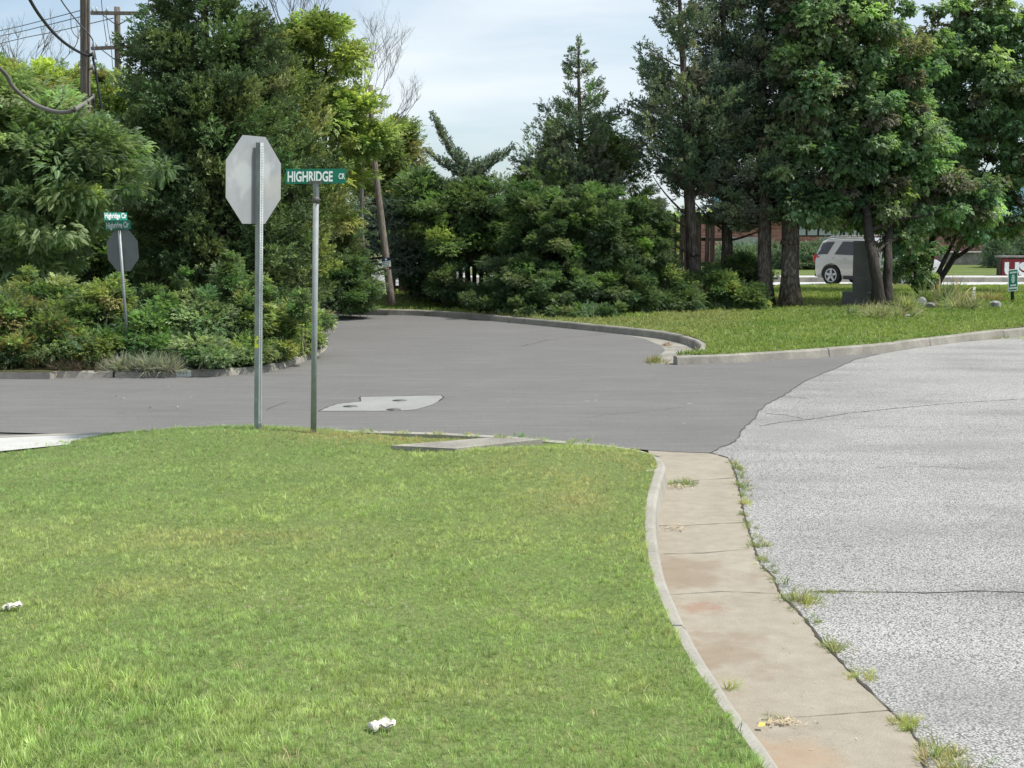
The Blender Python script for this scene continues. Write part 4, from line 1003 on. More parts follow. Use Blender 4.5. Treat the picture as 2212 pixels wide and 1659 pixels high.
for k_, (u_, y_b, vt_, vb_, rr_, lab_) in enumerate(((-60, 38, 470, 640, 150, 'shaded backdrop tree filling in behind the far left bushes'), (220, 37, 460, 640, 130, 'shaded backdrop tree behind the leaning sign post'), (560, 36, 470, 650, 110, 'shaded backdrop tree behind the two foremost sign posts'), (690, 41, 500, 650, 60, 'small shaded tree behind the road bend'))):
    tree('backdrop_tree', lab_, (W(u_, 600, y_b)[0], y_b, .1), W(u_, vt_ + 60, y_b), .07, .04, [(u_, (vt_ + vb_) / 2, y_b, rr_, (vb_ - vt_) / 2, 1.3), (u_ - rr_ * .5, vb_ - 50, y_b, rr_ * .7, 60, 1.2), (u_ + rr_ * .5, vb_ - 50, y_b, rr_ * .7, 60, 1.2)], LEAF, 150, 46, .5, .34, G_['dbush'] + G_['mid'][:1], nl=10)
# bare twigs
def bare(label, base, tips, r0=.09, y_=36., depth=4, mt='twig'):
    th = thing('bare_tree', label, 'dead tree', base); mb = MB(); b = Vector(base)
    def grow(a, d, ln, r, lev):
        pts = [a]; dd = d.copy()
        for k in range(4):
            dd = (dd + Vector((random.uniform(-.16, .16), random.uniform(-.16, .16), random.uniform(-.05, .16)))).normalized(); pts.append(pts[-1] + dd * ln / 4)
        mb.tube(pts, [r * (1 - .13 * k) for k in range(5)], 4 if lev else 6, 0, False)
        if lev >= depth: return
        for k in range(random.randint(3, 4)):
            i = random.randint(1, 4); a_ = random.uniform(.25, .75) * random.choice((-1, 1))
            q = (dd + Vector((math.sin(a_), random.uniform(-.5, .5), random.uniform(-.1, .35)))).normalized()
            grow(pts[i], q, ln * random.uniform(.5, .75), r * .58, lev + 1)
    for (u, v, ln) in tips:
        t = Vector(W(u, v, y_)); a = b.lerp(Vector((b.x, b.y, t.z)), .82); d = (t - a); L0 = d.length
        mb.tube([b, b.lerp(a, .5) + Vector((random.uniform(-.1, .1), 0, 0)), a], [r0, r0 * .8, r0 * .6], 6, 0, False)
        mid = a.lerp(t, .45); mb.tube([a, a.lerp(mid, .5) + Vector((0, 0, -.05)), mid], [r0 * .5, r0 * .42, r0 * .34], 5, 0, False)
        for q in (.1, .45, .75, 1.0):
            grow(a.lerp(t, q * .95) if q > .45 else a.lerp(mid, q * 2), (d.normalized() + Vector((random.uniform(-.4, .4), random.uniform(-.3, .3), random.uniform(.1, .5)))).normalized(), ln * (1.1 - q * .35), r0 * .24, 1)
    mb.build('branches', M[mt], th); return th
bare('leafless grey tree with fine twigs reaching into the sky right of the cedar', (W(790, 640, 36)[0], 36, .2), [(845, 165, 1.1), (870, 262, .95), (800, 140, 1.05)], .045)
bare('leafless twiggy top showing above the second cedar', (W(640, 640, 36.5)[0], 36.5, .2), [(590, 20, 1.5), (625, -20, 1.5), (665, -10, 1.5), (560, -40, 1.5), (690, 60, 1.1)], .05, 36.5)
bare('bare twig tops poking above the yellowish tree at the left', (W(70, 600, 50)[0], 50, .1), [(35, 120, 1.2), (95, 105, 1.3), (160, 110, 1.1), (-20, 110, 1.2)], .07, 50., 3)
tree('vine_covered_tree', 'bright yellow green leafy tree just right of the leaning pole top', (W(870, 650, 40)[0], 40, .2), W(860, 380, 40), .09, .05,
     [(850, 335, 40, 52, 60, 1), (885, 400, 40, 42, 70, 1), (835, 430, 40, 55, 60, 1), (865, 290, 40, 28, 30, .6), (800, 370, 40, 50, 50, 1)], LEAF, 170, 48, .38, .25, G_['yel'], nl=14, cvar=.22)

# middle conifers
def layered(name, label, base, top, layers, cols, per=120, sz=.2, trunk_r=.09, group='conifers', y_=None, fill=None):
    """conifer drawn by named branches: (u0,v0,u1,v1,thickness px) each a branch dressed with sprays"""
    b, t = Vector(base), Vector(top); th = thing(name, label, 'tree', base, group); mb = MB(); yy = b.y
    mb.tube([b.lerp(t, k / 8) + Vector((random.uniform(-.03, .03), 0, 0)) for k in range(9)], [trunk_r * (1 - k / 10) for k in range(9)], 8, 0, True, .1)
    Pp, Dd, Cc = [], [], []
    for (u0, v0, u1, v1, thk) in layers:
        dy = random.uniform(-.5, .5); a = Vector(W(u0, v0, yy + dy * .2)); c = Vector(W(u1, v1, yy + dy)); s = SCL(yy); Ln = (c - a).length; n = int(per * Ln * (thk / 12) ** .7)
        mid = a.lerp(c, .5) - Vector((0, 0, .06 * Ln)); mb.tube([a, mid, c], [.035, .025, .008], 5, 0, False)
        tt = rng.random(n); pt = np.array(a)[None] * ((1 - tt) ** 2)[:, None] + np.array(mid)[None] * (2 * tt * (1 - tt))[:, None] + np.array(c)[None] * (tt ** 2)[:, None]
        pt += rng.normal(0, 1, (n, 3)) * (thk / s) * (1.15 - .85 * tt)[:, None] * np.array([.6, .9, .5])
        d = np.array((c - a).normalized())[None] + rng.normal(0, .45, (n, 3)) + np.array([0, 0, .3])
        Pp.append(pt); Dd.append(d); Cc.append(tints(n, cols, .2))
    pos, dr, col = np.concatenate(Pp), np.concatenate(Dd), np.concatenate(Cc); R = frames(dr, roll=rng.uniform(0, 6.28, len(pos))); s = sz * rng.uniform(.6, 1.25, len(pos)); tq = rng.integers(0, 3, len(pos))
    V, Fs, C = join([scatter(SPRAY[i], pos[tq == i], R[tq == i], s[tq == i], col[tq == i]) for i in range(3)])
    mb.build('trunk', M['dbark'], th); link('foliage', mesh_np('foliage', V, Fs, col=C), M['needle'], th); return th
lay = []
for k in range(34):
    v = random.uniform(425, 600); uc = 815 + (v - 425) * .1; r_ = random.uniform(50, 115) * (1 if v < 560 else .7); sgn = random.choice((-1, 1)); lay.append((uc, v, uc + sgn * r_, v - random.uniform(-12, 14), random.uniform(9, 15)))
layered('pine_tree', 'blue grey pine with flat tiers of branches around the leaning pole', (W(800, 650, 36.8)[0], 36.8, .2), W(790, 420, 36.8), lay, G_['blue'], per=75, sz=.24)
arms = [(1008, 385, 935, 253, 10), (1005, 375, 950, 280, 11), (1010, 385, 926, 331, 8), (1010, 390, 965, 350, 9), (1015, 385, 1105, 322, 10), (1015, 385, 1075, 335, 12), (1012, 380, 1050, 345, 12), (1010, 375, 995, 335, 12), (1010, 380, 1025, 350, 12), (1012, 400, 1060, 385, 12), (1008, 400, 960, 395, 12)]
for k in range(26):
    v = random.uniform(400, 560); sgn = random.choice((-1, 1)); arms.append((1010, v + 12, 1010 + sgn * random.uniform(30, 85), v, 13))
layered('cedar_tree', 'crooked blue green cedar with two horn-like arms against the sky', (W(1012, 640, 37)[0], 37, .2), W(1010, 350, 37), arms, G_['blue'] + G_['dcedar'], per=105, sz=.22)
yq = 37.6
conifer('spire_cedar', 'slender cedar with a needle thin spire standing free against the sky', (W(1262, 640, yq)[0], yq, .2), W(1249, 86, yq),
        [(0.08, 1.6), (.2, 1.95), (.40, 1.8), (.52, 1.5), (.61, 1.15), (.69, .85), (.76, .58), (.83, .42), (.9, .26), (1, .04)], G_['dcedar'] + G_['mid'][:1], nb=360, per=62, sz=.20, trunk_r=.13, up=.45, group='conifers')
tree('vine_covered_tree', 'sunlit yellow green vine foliage around the foot of the spire cedar', (W(1330, 640, 38.4)[0], 38.4, .2), W(1320, 400, 38.4), .1, .05,
     [(1325, 322, 37.2, 42, 24, .6), (1290, 350, 37, 34, 20, .5), (1190, 330, 37.8, 24, 24, .4), (1150, 400, 38, 40, 34, .8), (1112, 480, 38, 55, 60, .9), (1205, 285, 37.6, 14, 20, .3), (1345, 345, 38.4, 24, 30, .6)], LEAF, 120, 44, .34, .22, G_['yel'], nl=10, cvar=.2)
tree('broadleaf_tree', 'round green tree in front of the fence, below the horned cedar', (W(950, 660, 36)[0], 36, .25), W(960, 500, 36), .1, .05,
     [(930, 460, 36.6, 65, 60, 1), (1010, 450, 36.6, 80, 50, 1), (1070, 440, 36.6, 60, 60, 1), (960, 540, 36, 50, 60, .8), (1060, 520, 36.3, 60, 70, .8), (900, 420, 37, 50, 50, .8)], LEAF, 240, 72, .34, .165, G_['dbush'] * 2 + G_['mid'][:2], nl=18, cvar=.22)

# ------------------------------------------------------------------ bushes
def bush(label, blobs, clumps, per, size, cols, base, group='roadside bushes', tpls=None, crad=.26, name='bush', nl=14, sr=.02, **kw):
    th = thing(name, label, 'bush', base, group)
    cc = crown('foliage', th, blobs, tpls or LEAF, clumps, per, crad, size, cols, **kw)
    mb = MB(); T = [tuple(c) for c in cc]; random.shuffle(T); b = Vector(base)
    for t in T[:nl]:
        t = Vector(t); b = Vector(base) + Vector(((t.x - base[0]) * random.uniform(.3, .8), random.uniform(-.1, .2), 0)); m1 = b.lerp(t, .5) + Vector((random.uniform(-.1, .1), 0, .1)); mb.tube([b * (1 - q) ** 2 + m1 * 2 * q * (1 - q) + t * q * q for q in (0, .3, .6, 1)], [sr, sr * .7, sr * .45, sr * .2], 5, 0, False)
    mb.build('stems', M['dbark'], th); return th
def pb(u, y, z=.2): return (W(u, 600, y)[0], y, z)
bush('dark glossy bush left of the leaning pole by the road bend', [(745, 620, 33.6, 70, 55, 1), (748, 590, 33.8, 46, 66, .8), (730, 550, 34.2, 55, 60, 1), (768, 652, 33.5, 24, 20, .5), (700, 600, 34.5, 40, 60, .8), (750, 645, 33.4, 60, 28, .7)], 250, 84, .135, G_['dbush'] + G_['bush'][:1], pb(770, 34))
bush('large spreading dark green bush overhanging the kerb at the centre', [(1180, 520, 34.2, 110, 105, 1.2), (1290, 500, 34.3, 110, 100, 1.2), (1370, 540, 34.6, 85, 105, 1.1), (1120, 600, 33.8, 75, 75, 1), (1220, 620, 33.2, 120, 62, 1), (1330, 625, 33.6, 95, 50, .9), (1140, 440, 34.6, 60, 50, .9), (1180, 668, 32.7, 110, 26, .6), (1275, 676, 31.9, 90, 20, .5), (1090, 658, 33.3, 80, 28, .6), (1420, 560, 34.8, 40, 70, .8), (1400, 460, 35.2, 48, 50, .8), (1440, 500, 35.3, 22, 40, .5)], 760, 84, .15, G_['dbush'] * 4 + G_['mid'][:1], pb(1240, 34), nl=34, cvar=.13, crad=.22)
bush('low green shrub right of the large centre bush, under the bare trunks', [(1440, 620, 34.6, 62, 55, .8), (1420, 650, 34, 60, 22, .6), (1480, 650, 34.2, 40, 24, .6)], 110, 84, .135, G_['dbush'] + G_['bush'], pb(1445, 34.5))
bush('broad shrub with yellowish top between the second and third bare trunks', [(1555, 630, 34.9, 55, 38, .7), (1600, 640, 34.6, 45, 30, .6), (1530, 600, 35.2, 25, 30, .5), (1630, 650, 34.4, 24, 22, .4)], 100, 84, .135, G_['bush'] + G_['yel'][:1], pb(1575, 34.6))
bush('round green shrub just behind the shaggy trunks', [(1600, 580, 37, 45, 30, .7), (1640, 600, 37, 30, 24, .5)], 60, 84, .135, G_['bush'], pb(1610, 37))
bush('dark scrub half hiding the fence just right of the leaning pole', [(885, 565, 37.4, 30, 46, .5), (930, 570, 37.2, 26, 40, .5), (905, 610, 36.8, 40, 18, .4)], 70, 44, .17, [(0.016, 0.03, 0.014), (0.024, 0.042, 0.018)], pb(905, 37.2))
bush('small dark conifer-like shrub at the foot of the fence', [(965, 610, 35.4, 40, 30, .6), (1060, 640, 34.6, 60, 30, .7), (1100, 655, 34, 60, 22, .6)], 90, 84, .135, G_['dbush'], pb(1040, 35))
bush('bright weedy sprout at the foot of the third bare trunk', [(1640, 665, 34.2, 14, 20, .3), (1622, 645, 34.4, 16, 20, .3)], 24, 40, .12, G_['bush'] + G_['yel'][:2], pb(1635, 34.3), nl=5, crad=.12)
# left bank of mixed bushes: near their kerb
bush('dense bush at the far left of the bank, reddish green top', [(30, 690, 21.3, 110, 60, .8), (-80, 690, 21.3, 90, 90, .8), (40, 755, 20.7, 110, 34, .5), (120, 735, 20.9, 70, 50, .6)], 260, 52, .12, G_['bush'] + [(0.085, 0.07, 0.025)], pb(30, 21.2), crad=.2)
bush('leafy bush under the ferny tree, left of the leaning sign post', [(170, 700, 21.6, 75, 60, .7), (235, 670, 21.9, 50, 55, .6), (90, 650, 21.9, 90, 45, .6), (210, 745, 21, 65, 38, .5)], 220, 52, .12, G_['bush'] + G_['yel'][:1], pb(180, 21.4), crad=.2)
bush('yellow leaved low bush near the kerb, left of the leaning sign post', [(195, 760, 20.7, 40, 20, .35), (240, 640, 21.7, 26, 26, .3)], 44, 44, .12, G_['yel'], pb(200, 20.8), crad=.14, nl=6)
bush('fresh green bush right of the leaning sign post', [(330, 720, 21.5, 60, 50, .6), (375, 690, 21.9, 55, 45, .6), (340, 760, 20.9, 50, 28, .4)], 190, 52, .12, [(0.045, 0.082, 0.026), (0.068, 0.108, 0.034), (0.03, 0.056, 0.02)], pb(345, 21.3), crad=.2)
bush('dark bush with small round leaves in the middle of the bank', [(450, 700, 21.8, 65, 70, .7), (430, 760, 21, 60, 40, .5), (495, 620, 22.2, 26, 50, .3), (470, 780, 20.7, 50, 24, .3)], 230, 52, .12, [(0.04, 0.068, 0.028), (0.065, 0.09, 0.045), (0.095, 0.125, 0.07)], pb(455, 21.4), crad=.2)
bush('sunny bush behind the square steel post', [(545, 700, 22, 60, 65, .7), (530, 760, 21.2, 55, 36, .5), (590, 720, 22.3, 50, 55, .6)], 210, 52, .12, G_['bush'] + G_['yel'][1:2], pb(550, 21.8), crad=.2)
bush('yellow green bush at the right end of the bank, leaning over the road', [(635, 700, 23.2, 50, 55, .6), (600, 760, 21.9, 50, 28, .4), (655, 735, 23.3, 38, 28, .4), (690, 690, 24, 26, 20, .3)], 170, 50, .12, G_['bush'][1:] + G_['yel'][:2], pb(625, 22.6), crad=.19)
bush('shadowy undergrowth behind the leaning sign post', [(300, 690, 24, 130, 34, .6), (470, 680, 24.5, 120, 34, .6), (620, 660, 25.5, 80, 34, .6)], 120, 44, .14, [(0.012, 0.022, 0.008), (0.02, 0.032, 0.012)], pb(380, 24.3), crad=.26)  # leaf tints darkened to paint in the deep shade behind the bank

for k_, (u_, v_, h_) in enumerate(((60, 600, 34), (128, 628, 30), (248, 612, 36), (330, 640, 26), (402, 618, 30), (497, 590, 44), (565, 618, 30), (648, 640, 26))):
    bush(('thin leafy sprout rising above the far left end of the bank', 'short sprout above the bank beneath the ferny tree', 'sprout standing just left of the leaning sign post', 'low sprout just right of the leaning sign post', 'sprout above the bank midway between leaning post and square post', 'tallest thin leafy sprout, left of the square steel post', 'sprout right behind the square steel post', 'sprout at the right end of the bank, left of the round pipe')[k_],
         [(u_, v_, 21.9, 11, h_, .16), (u_ + 6, v_ + h_, 21.8, 18, h_ * .8, .25)], 26, 30, .12, G_['bush'], pb(u_ + 4, 21.8), group='sprouts on the left bank', nl=5, crad=.10, name='shoot', sr=.007)
# ------------------------------------------------------------------ conifers on the right with bare lower trunks
def bz(u, y, z=.2): return (W(u, 600, y)[0], y, z)
y_ = 36.2
conifer('cedar_tree', 'leftmost bare trunked cedar on the right lawn edge, its crown leaning left', bz(1502, y_), W(1462, -110, y_),
        [(.30, .6), (.40, 1.5), (.5, 1.65), (.6, 1.15), (.7, .98), (.8, .62), (.9, .42), (.96, .35), (1, .12)], G_['dcedar'], nb=170, per=52, sz=.25, trunk_r=.17, group='bare trunked cedars', up=.5, knots=2, mt='bark',
        bare=[(W(1487, 545, y_), W(1430, 520, y_), W(1395, 465, y_ - .4), .045), (W(1487, 492, y_), W(1440, 470, y_), W(1372, 405, y_ - .3), .04), (W(1490, 470, y_), W(1440, 430, y_), W(1410, 380, y_), .035)])
y_ = 37.0
conifer('cedar_tree', 'second bare trunked cedar, standing before the end of the fence', bz(1572, y_), W(1560, -190, y_),
        [(.18, 1.1), (.32, 1.3), (.5, 1.2), (.65, 1.0), (.8, .7), (.92, .4), (1, .15)], G_['dcedar'], nb=210, per=50, sz=.25, trunk_r=.16, group='bare trunked cedars', up=.45, knots=2,
        bare=[(W(1568, 500, y_), W(1525, 470, y_), W(1490, 425, y_ - .2), .04), (W(1570, 520, y_), W(1610, 515, y_), W(1660, 490, y_ - .2), .04)])
y_ = 35.2
conifer('cedar_tree', 'third bare trunked cedar with a split hollow foot', bz(1656, y_), W(1640, -230, y_ + 2.6),
        [(.18, 1.1), (.3, 1.25), (.5, 1.1), (.7, 1.0), (.85, .7), (1, .3)], G_['dcedar'], nb=200, per=50, sz=.25, trunk_r=.175, group='bare trunked cedars', up=.4, knots=4)
y_ = 34.9
conifer('cedar_tree', 'fourth and thickest shaggy trunk, rightmost of the bare trunked cedars', bz(1709, y_), W(1705, -260, y_ + 3.0),
        [(.22, .7), (.35, 1.1), (.65, 1.1), (.8, .8), (1, .3)], G_['dcedar'], nb=150, per=48, sz=.25, trunk_r=.225, group='bare trunked cedars', up=.4, knots=6)
mb = MB(); a_ = bz(1694, 35.6, .1); mb.tube([a_, W(1697, 330, 35.6)], .075, 12); o = mb.build('shaft', M['pole'], None)
tp = thing('metal_post', 'plain grey post hugging the left side of the thickest shaggy trunk', 'post', a_); o.parent = tp; o.location = -Vector(a_)
mb = MB(); c = Vector(W(1698, 548, 35.48)); mb.box(c, (.14, .1, .3), bev=.02); mb.cyl(c + Vector((0, -.1, .02)), .07, .05, 14, 0, 'Y'); mb.build('meter_box', M['galv_light'], tp)

# broad-leaved trees
y_ = 34.3
t1 = [(bz(1905, y_, .2), .15), (W(1884, 550, y_), .125), (W(1871, 450, y_ + .9), .11), (W(1856, 350, y_ + 1.8), .08), (W(1845, 200, y_ + 2.3), .05)]
th = thing('broadleaf_tree', 'big heart leaved tree with two leaning dark trunks, over the parked car', 'tree', t1[0][0], 'heart leaved trees')
cc = crown('crown', th, [(1745, 60, 35.9, 85, 90, 1.4), (1860, 50, 36.2, 110, 110, 1.6), (1740, 190, 35.6, 78, 110, 1.3), (1840, 240, 36, 130, 120, 1.7), (1930, 300, 36, 110, 110, 1.6), (1735, 330, 35.4, 78, 80, 1.1), (1985, 400, 36, 105, 75, 1.4), (1860, 400, 36, 110, 75, 1.3), (1690, 280, 35.8, 34, 110, .8), (1800, -60, 36, 140, 80, 1.6), (1760, 440, 35.4, 80, 40, .9), (1930, 160, 36.4, 80, 80, 1.3), (1955, 500, 35.6, 50, 34, .6), (2080, 440, 36, 75, 55, 1.2), (1830, 470, 36.3, 90, 26, .8), (1890, 440, 35.0, 70, 40, .7), (1860, 330, 34.9, 80, 60, .7)],
           BIG, 640, 40, .36, .29, G_['linden'], cvar=.2, hang=.25, outw=.7, shell=.55)
limbs(th, t1, [tuple(c) for c in cc], 36, .06, 'dbark')
limbs(th, [(bz(1921, y_ + .1, .2), .125), (W(1919, 560, y_ + .3), .11), (W(1920, 480, y_ + 1.0), .09), (W(1940, 380, y_ + 2.0), .04)], [tuple(c) for c in cc], 12, .05, 'dbark')
y_ = 42.5
th = thing('broadleaf_tree', 'spreading many stemmed heart leaved tree at the right edge, above the garden bed', 'tree', bz(2000, y_, .2), 'heart leaved trees')
cc = crown('crown', th, [(2080, 110, 42.5, 90, 90, 1.6), (1990, 120, 42.5, 45, 75, 1.2), (2190, 60, 42.5, 60, 70, 1.2), (2110, 20, 42.5, 60, 60, 1.2), (2000, 190, 42.5, 70, 110, 1.5), (2190, 130, 42.5, 90, 100, 1.6), (1985, 330, 42.5, 60, 80, 1.4), (2120, 200, 42.5, 100, 110, 1.8), (2190, 280, 42, 90, 110, 1.6), (2150, 400, 42, 110, 80, 1.6), (2050, 60, 42.5, 50, 60, 1), (2080, 330, 42.5, 60, 80, 1.4), (2230, 460, 41.6, 80, 50, 1.3), (2290, 250, 42, 90, 160, 1.6), (2010, 470, 42, 70, 50, 1), (2130, 490, 41.6, 80, 30, 1)],
           BIG, 420, 30, .38, .32, G_['linden'], cvar=.2, hang=.25, outw=.7, shell=.6)
for k, (ub, u2, v2, u3, v3) in enumerate(((1995, 1985, 560, 1975, 470), (2000, 2005, 540, 2020, 450), (2006, 2040, 560, 2080, 480), (2012, 2060, 560, 2150, 500), (2016, 2080, 520, 2110, 420), (2002, 2020, 500, 2040, 380))):
    limbs(th, [(bz(ub, y_ + random.uniform(-.2, .2), .2), .085), (W(u2, v2, y_), .065), (W(u3, v3, y_), .04)], [tuple(c) for c in cc], 5, .04, 'dbark', wob=.08)
y_ = 39.5
tree('broadleaf_tree', 'young slim sapling with leaves low in front of the car bonnet', bz(1985, 38.4, .2), W(1955, 520, 38.4), .05, .025, [(1965, 545, 38.4, 48, 26, .5), (1942, 575, 38.2, 26, 22, .4), (1990, 590, 38.4, 26, 22, .4)], BIG, 34, 16, .26, .26, G_['linden'], group='heart leaved trees', hang=.2, nl=10)

# ------------------------------------------------------------------ things on the far lawn
yM = 35.0; base = (W(1857, 600, yM)[0], yM, .22); s_ = SCL(yM)
th = thing('stone_monument', 'upright grey granite slab standing on a wide dark block in the far lawn', 'monument', base)
a0, a1 = Vector(W(1823, 600, yM)), Vector(W(1910, 600, yM)); xm = Vector((.97, .24, 0)).normalized()
mb = MB(); c = Vector(W(1864, 651, yM + .12)); mb.box(None, (84 / s_, .5, 42 / s_), M=Matrix.Translation(c) @ Matrix.Rotation(-.32, 4, 'Z'), bev=.012); mb.build('base_block', M['granite'], th)
mb = MB(); c = Vector(W(1866, 577, yM + .05)); mb.box(None, (44 / s_, .30, 110 / s_), M=Matrix.Translation(c) @ Matrix.Rotation(-.32, 4, 'Z'), bev=.012); mb.build('slab', M['granite'], th)
mb = MB(); c = Vector(W(1870, 524.5, yM + .05)); mb.box(None, (50 / s_, .34, 8 / s_), M=Matrix.Translation(c) @ Matrix.Rotation(-.32, 4, 'Z'), bev=.012); mb.build('slab_cap', M['granite'], th)

def rock(label, u, v, wd, ht, seed, group='garden rocks', mt='rock', zz=.24):
    b = Vector(P(u, v, zz)); s = SCL(b.y); bm = bmesh.new(); bmesh.ops.create_icosphere(bm, subdivisions=3, radius=.5); r = random.Random(seed)
    ph = [(Vector((r.uniform(-1, 1), r.uniform(-1, 1), r.uniform(-1, 1))).normalized(), r.uniform(.28, .48)) for _ in range(11)]
    for vv in bm.verts:
        for nn, dd in ph:
            e = vv.co.dot(nn) - dd
            if e > 0: vv.co -= nn * e
        vv.co *= 1 + r.uniform(-.02, .02)
    mb = MB(); mb.add([b + Vector((q.co.x * wd / s * 1.15, q.co.y * wd / s, (q.co.z + .36) * ht / s * 1.25)) for q in bm.verts], [[q.index for q in f.verts] for f in bm.faces]); bm.free()
    o = mb.build('rock', M[mt]); return tag(o, label, 'rock', group)
rock('blue grey angular garden rock, larger of the touching pair', 1990, 662, 24, 20, 1)
rock('pale flat topped rock touching the grey one', 2010, 664, 18, 10, 2)
rock('whitish garden rock half sunk left of the green plate sign', 2150, 662, 24, 12, 4)
rock('low white stone left of the green plate sign, in the tall grass', 2012, 640, 18, 12, 6)
rock('small pale stone in the grass before the two dark trunks', 1960, 684, 12, 5, 7)

base = P(2187, 652, .25); yG = base[1]; s_ = SCL(yG)
th = thing('garden_sign', 'small green metal sign with white border on a short post at the right edge', 'sign', base)
mb = MB(); mb.tube([base, W(2187, 600, yG)], .045, 8); mb.build('post', M['trim'], th)
up_ = Vector((-.03, 0, 1)).normalized(); xg = Vector((1, 0, .1)).normalized(); c = Vector(W(2186.5, 605, yG)) - Vector((0, .06, 0))
mb = MB(); plate(mb, c, xg, up_, 21 / s_, 47 / s_, .006, r=.03); mb.build('panel', M['sign_white'], th)
mb = MB(); plate(mb, c - Vector((0, .005, 0)), xg, up_, 18.5 / s_, 43.5 / s_, .003, r=.025); mb.build('green_field', M['green'], th)
mb = MB(); fy = Vector((0, .008, 0)); r_ = random.Random(3)
for q, hh_, ww in ((16.5, 4, 7.5), (-11, 4, 5.5), (-17, 4, 8.2)):
    x = -ww
    while x < ww - .5:
        l = r_.uniform(.9, 1.5); plate(mb, c + up_ * q / s_ + xg * (x + l / 2) / s_ - fy, xg, up_, l / s_, hh_ / s_ * r_.uniform(.8, 1), .001); x += l + .45
n = 16; vs = []
for k in range(n):
    a = 2 * math.pi * k / n
    for r2 in (1, .76): vs.append(c + up_ * (3 + math.sin(a) * 9 * r2) / s_ + xg * math.cos(a) * 3.6 * r2 / s_ - fy)
mb.add(vs, [(2 * k, 2 * k + 1, (2 * k + 3) % (2 * n), (2 * k + 2) % (2 * n)) for k in range(n)])
plate(mb, c + up_ * 6 / s_ - fy, xg, up_, 3 / s_, 3 / s_, .001); plate(mb, c + up_ * 1 / s_ - fy, xg, up_, 2 / s_, 6 / s_, .001)
mb.build('white_marking', M['sign_white'], th)
base = P(2100, 655, .25); yG = base[1]; s_ = SCL(yG)
th = thing('garden_marker', 'narrow white edged notice stake seen almost edge on in the tall grass', 'sign', base)
xg = Vector((.55, .83, .06)).normalized(); up_ = Vector((.05, 0, 1)).normalized(); c = Vector(W(2103, 637, yG))
mb = MB(); plate(mb, c, xg, up_, 20 / s_, 33 / s_, .012); mb.build('board', M['paper'], th)
mb = MB(); mb.tube([base, c - up_ * .1], .02, 6); mb.build('stake', M['galv_light'], th)
mb = MB(); ff = xg.cross(up_).normalized(); ff = ff if ff.y < 0 else -ff
for q in (9, 3, -3, -9): plate(mb, c + up_ * q / s_ + ff * .008, xg, up_, 15 / s_, 3.4 / s_, .001)
mb.build('grey_print', M['ink'], th)
b = Vector(P(956, 640, .35)); mb = MB(); c = Vector(W(956, 634, b.y)); s_ = SCL(b.y)
mb.tube([c - Vector((0, 0, 8 / s_)), c, c + Vector((0, 0, 7 / s_)), c + Vector((0, 0, 9 / s_))], [4 / s_, 5 / s_, 4.6 / s_, 3 / s_], 10); o = mb.build('hydrant_marker', M['yellow_plastic']); tag(o, 'short yellow utility marker in the shade under the fence', 'marker')

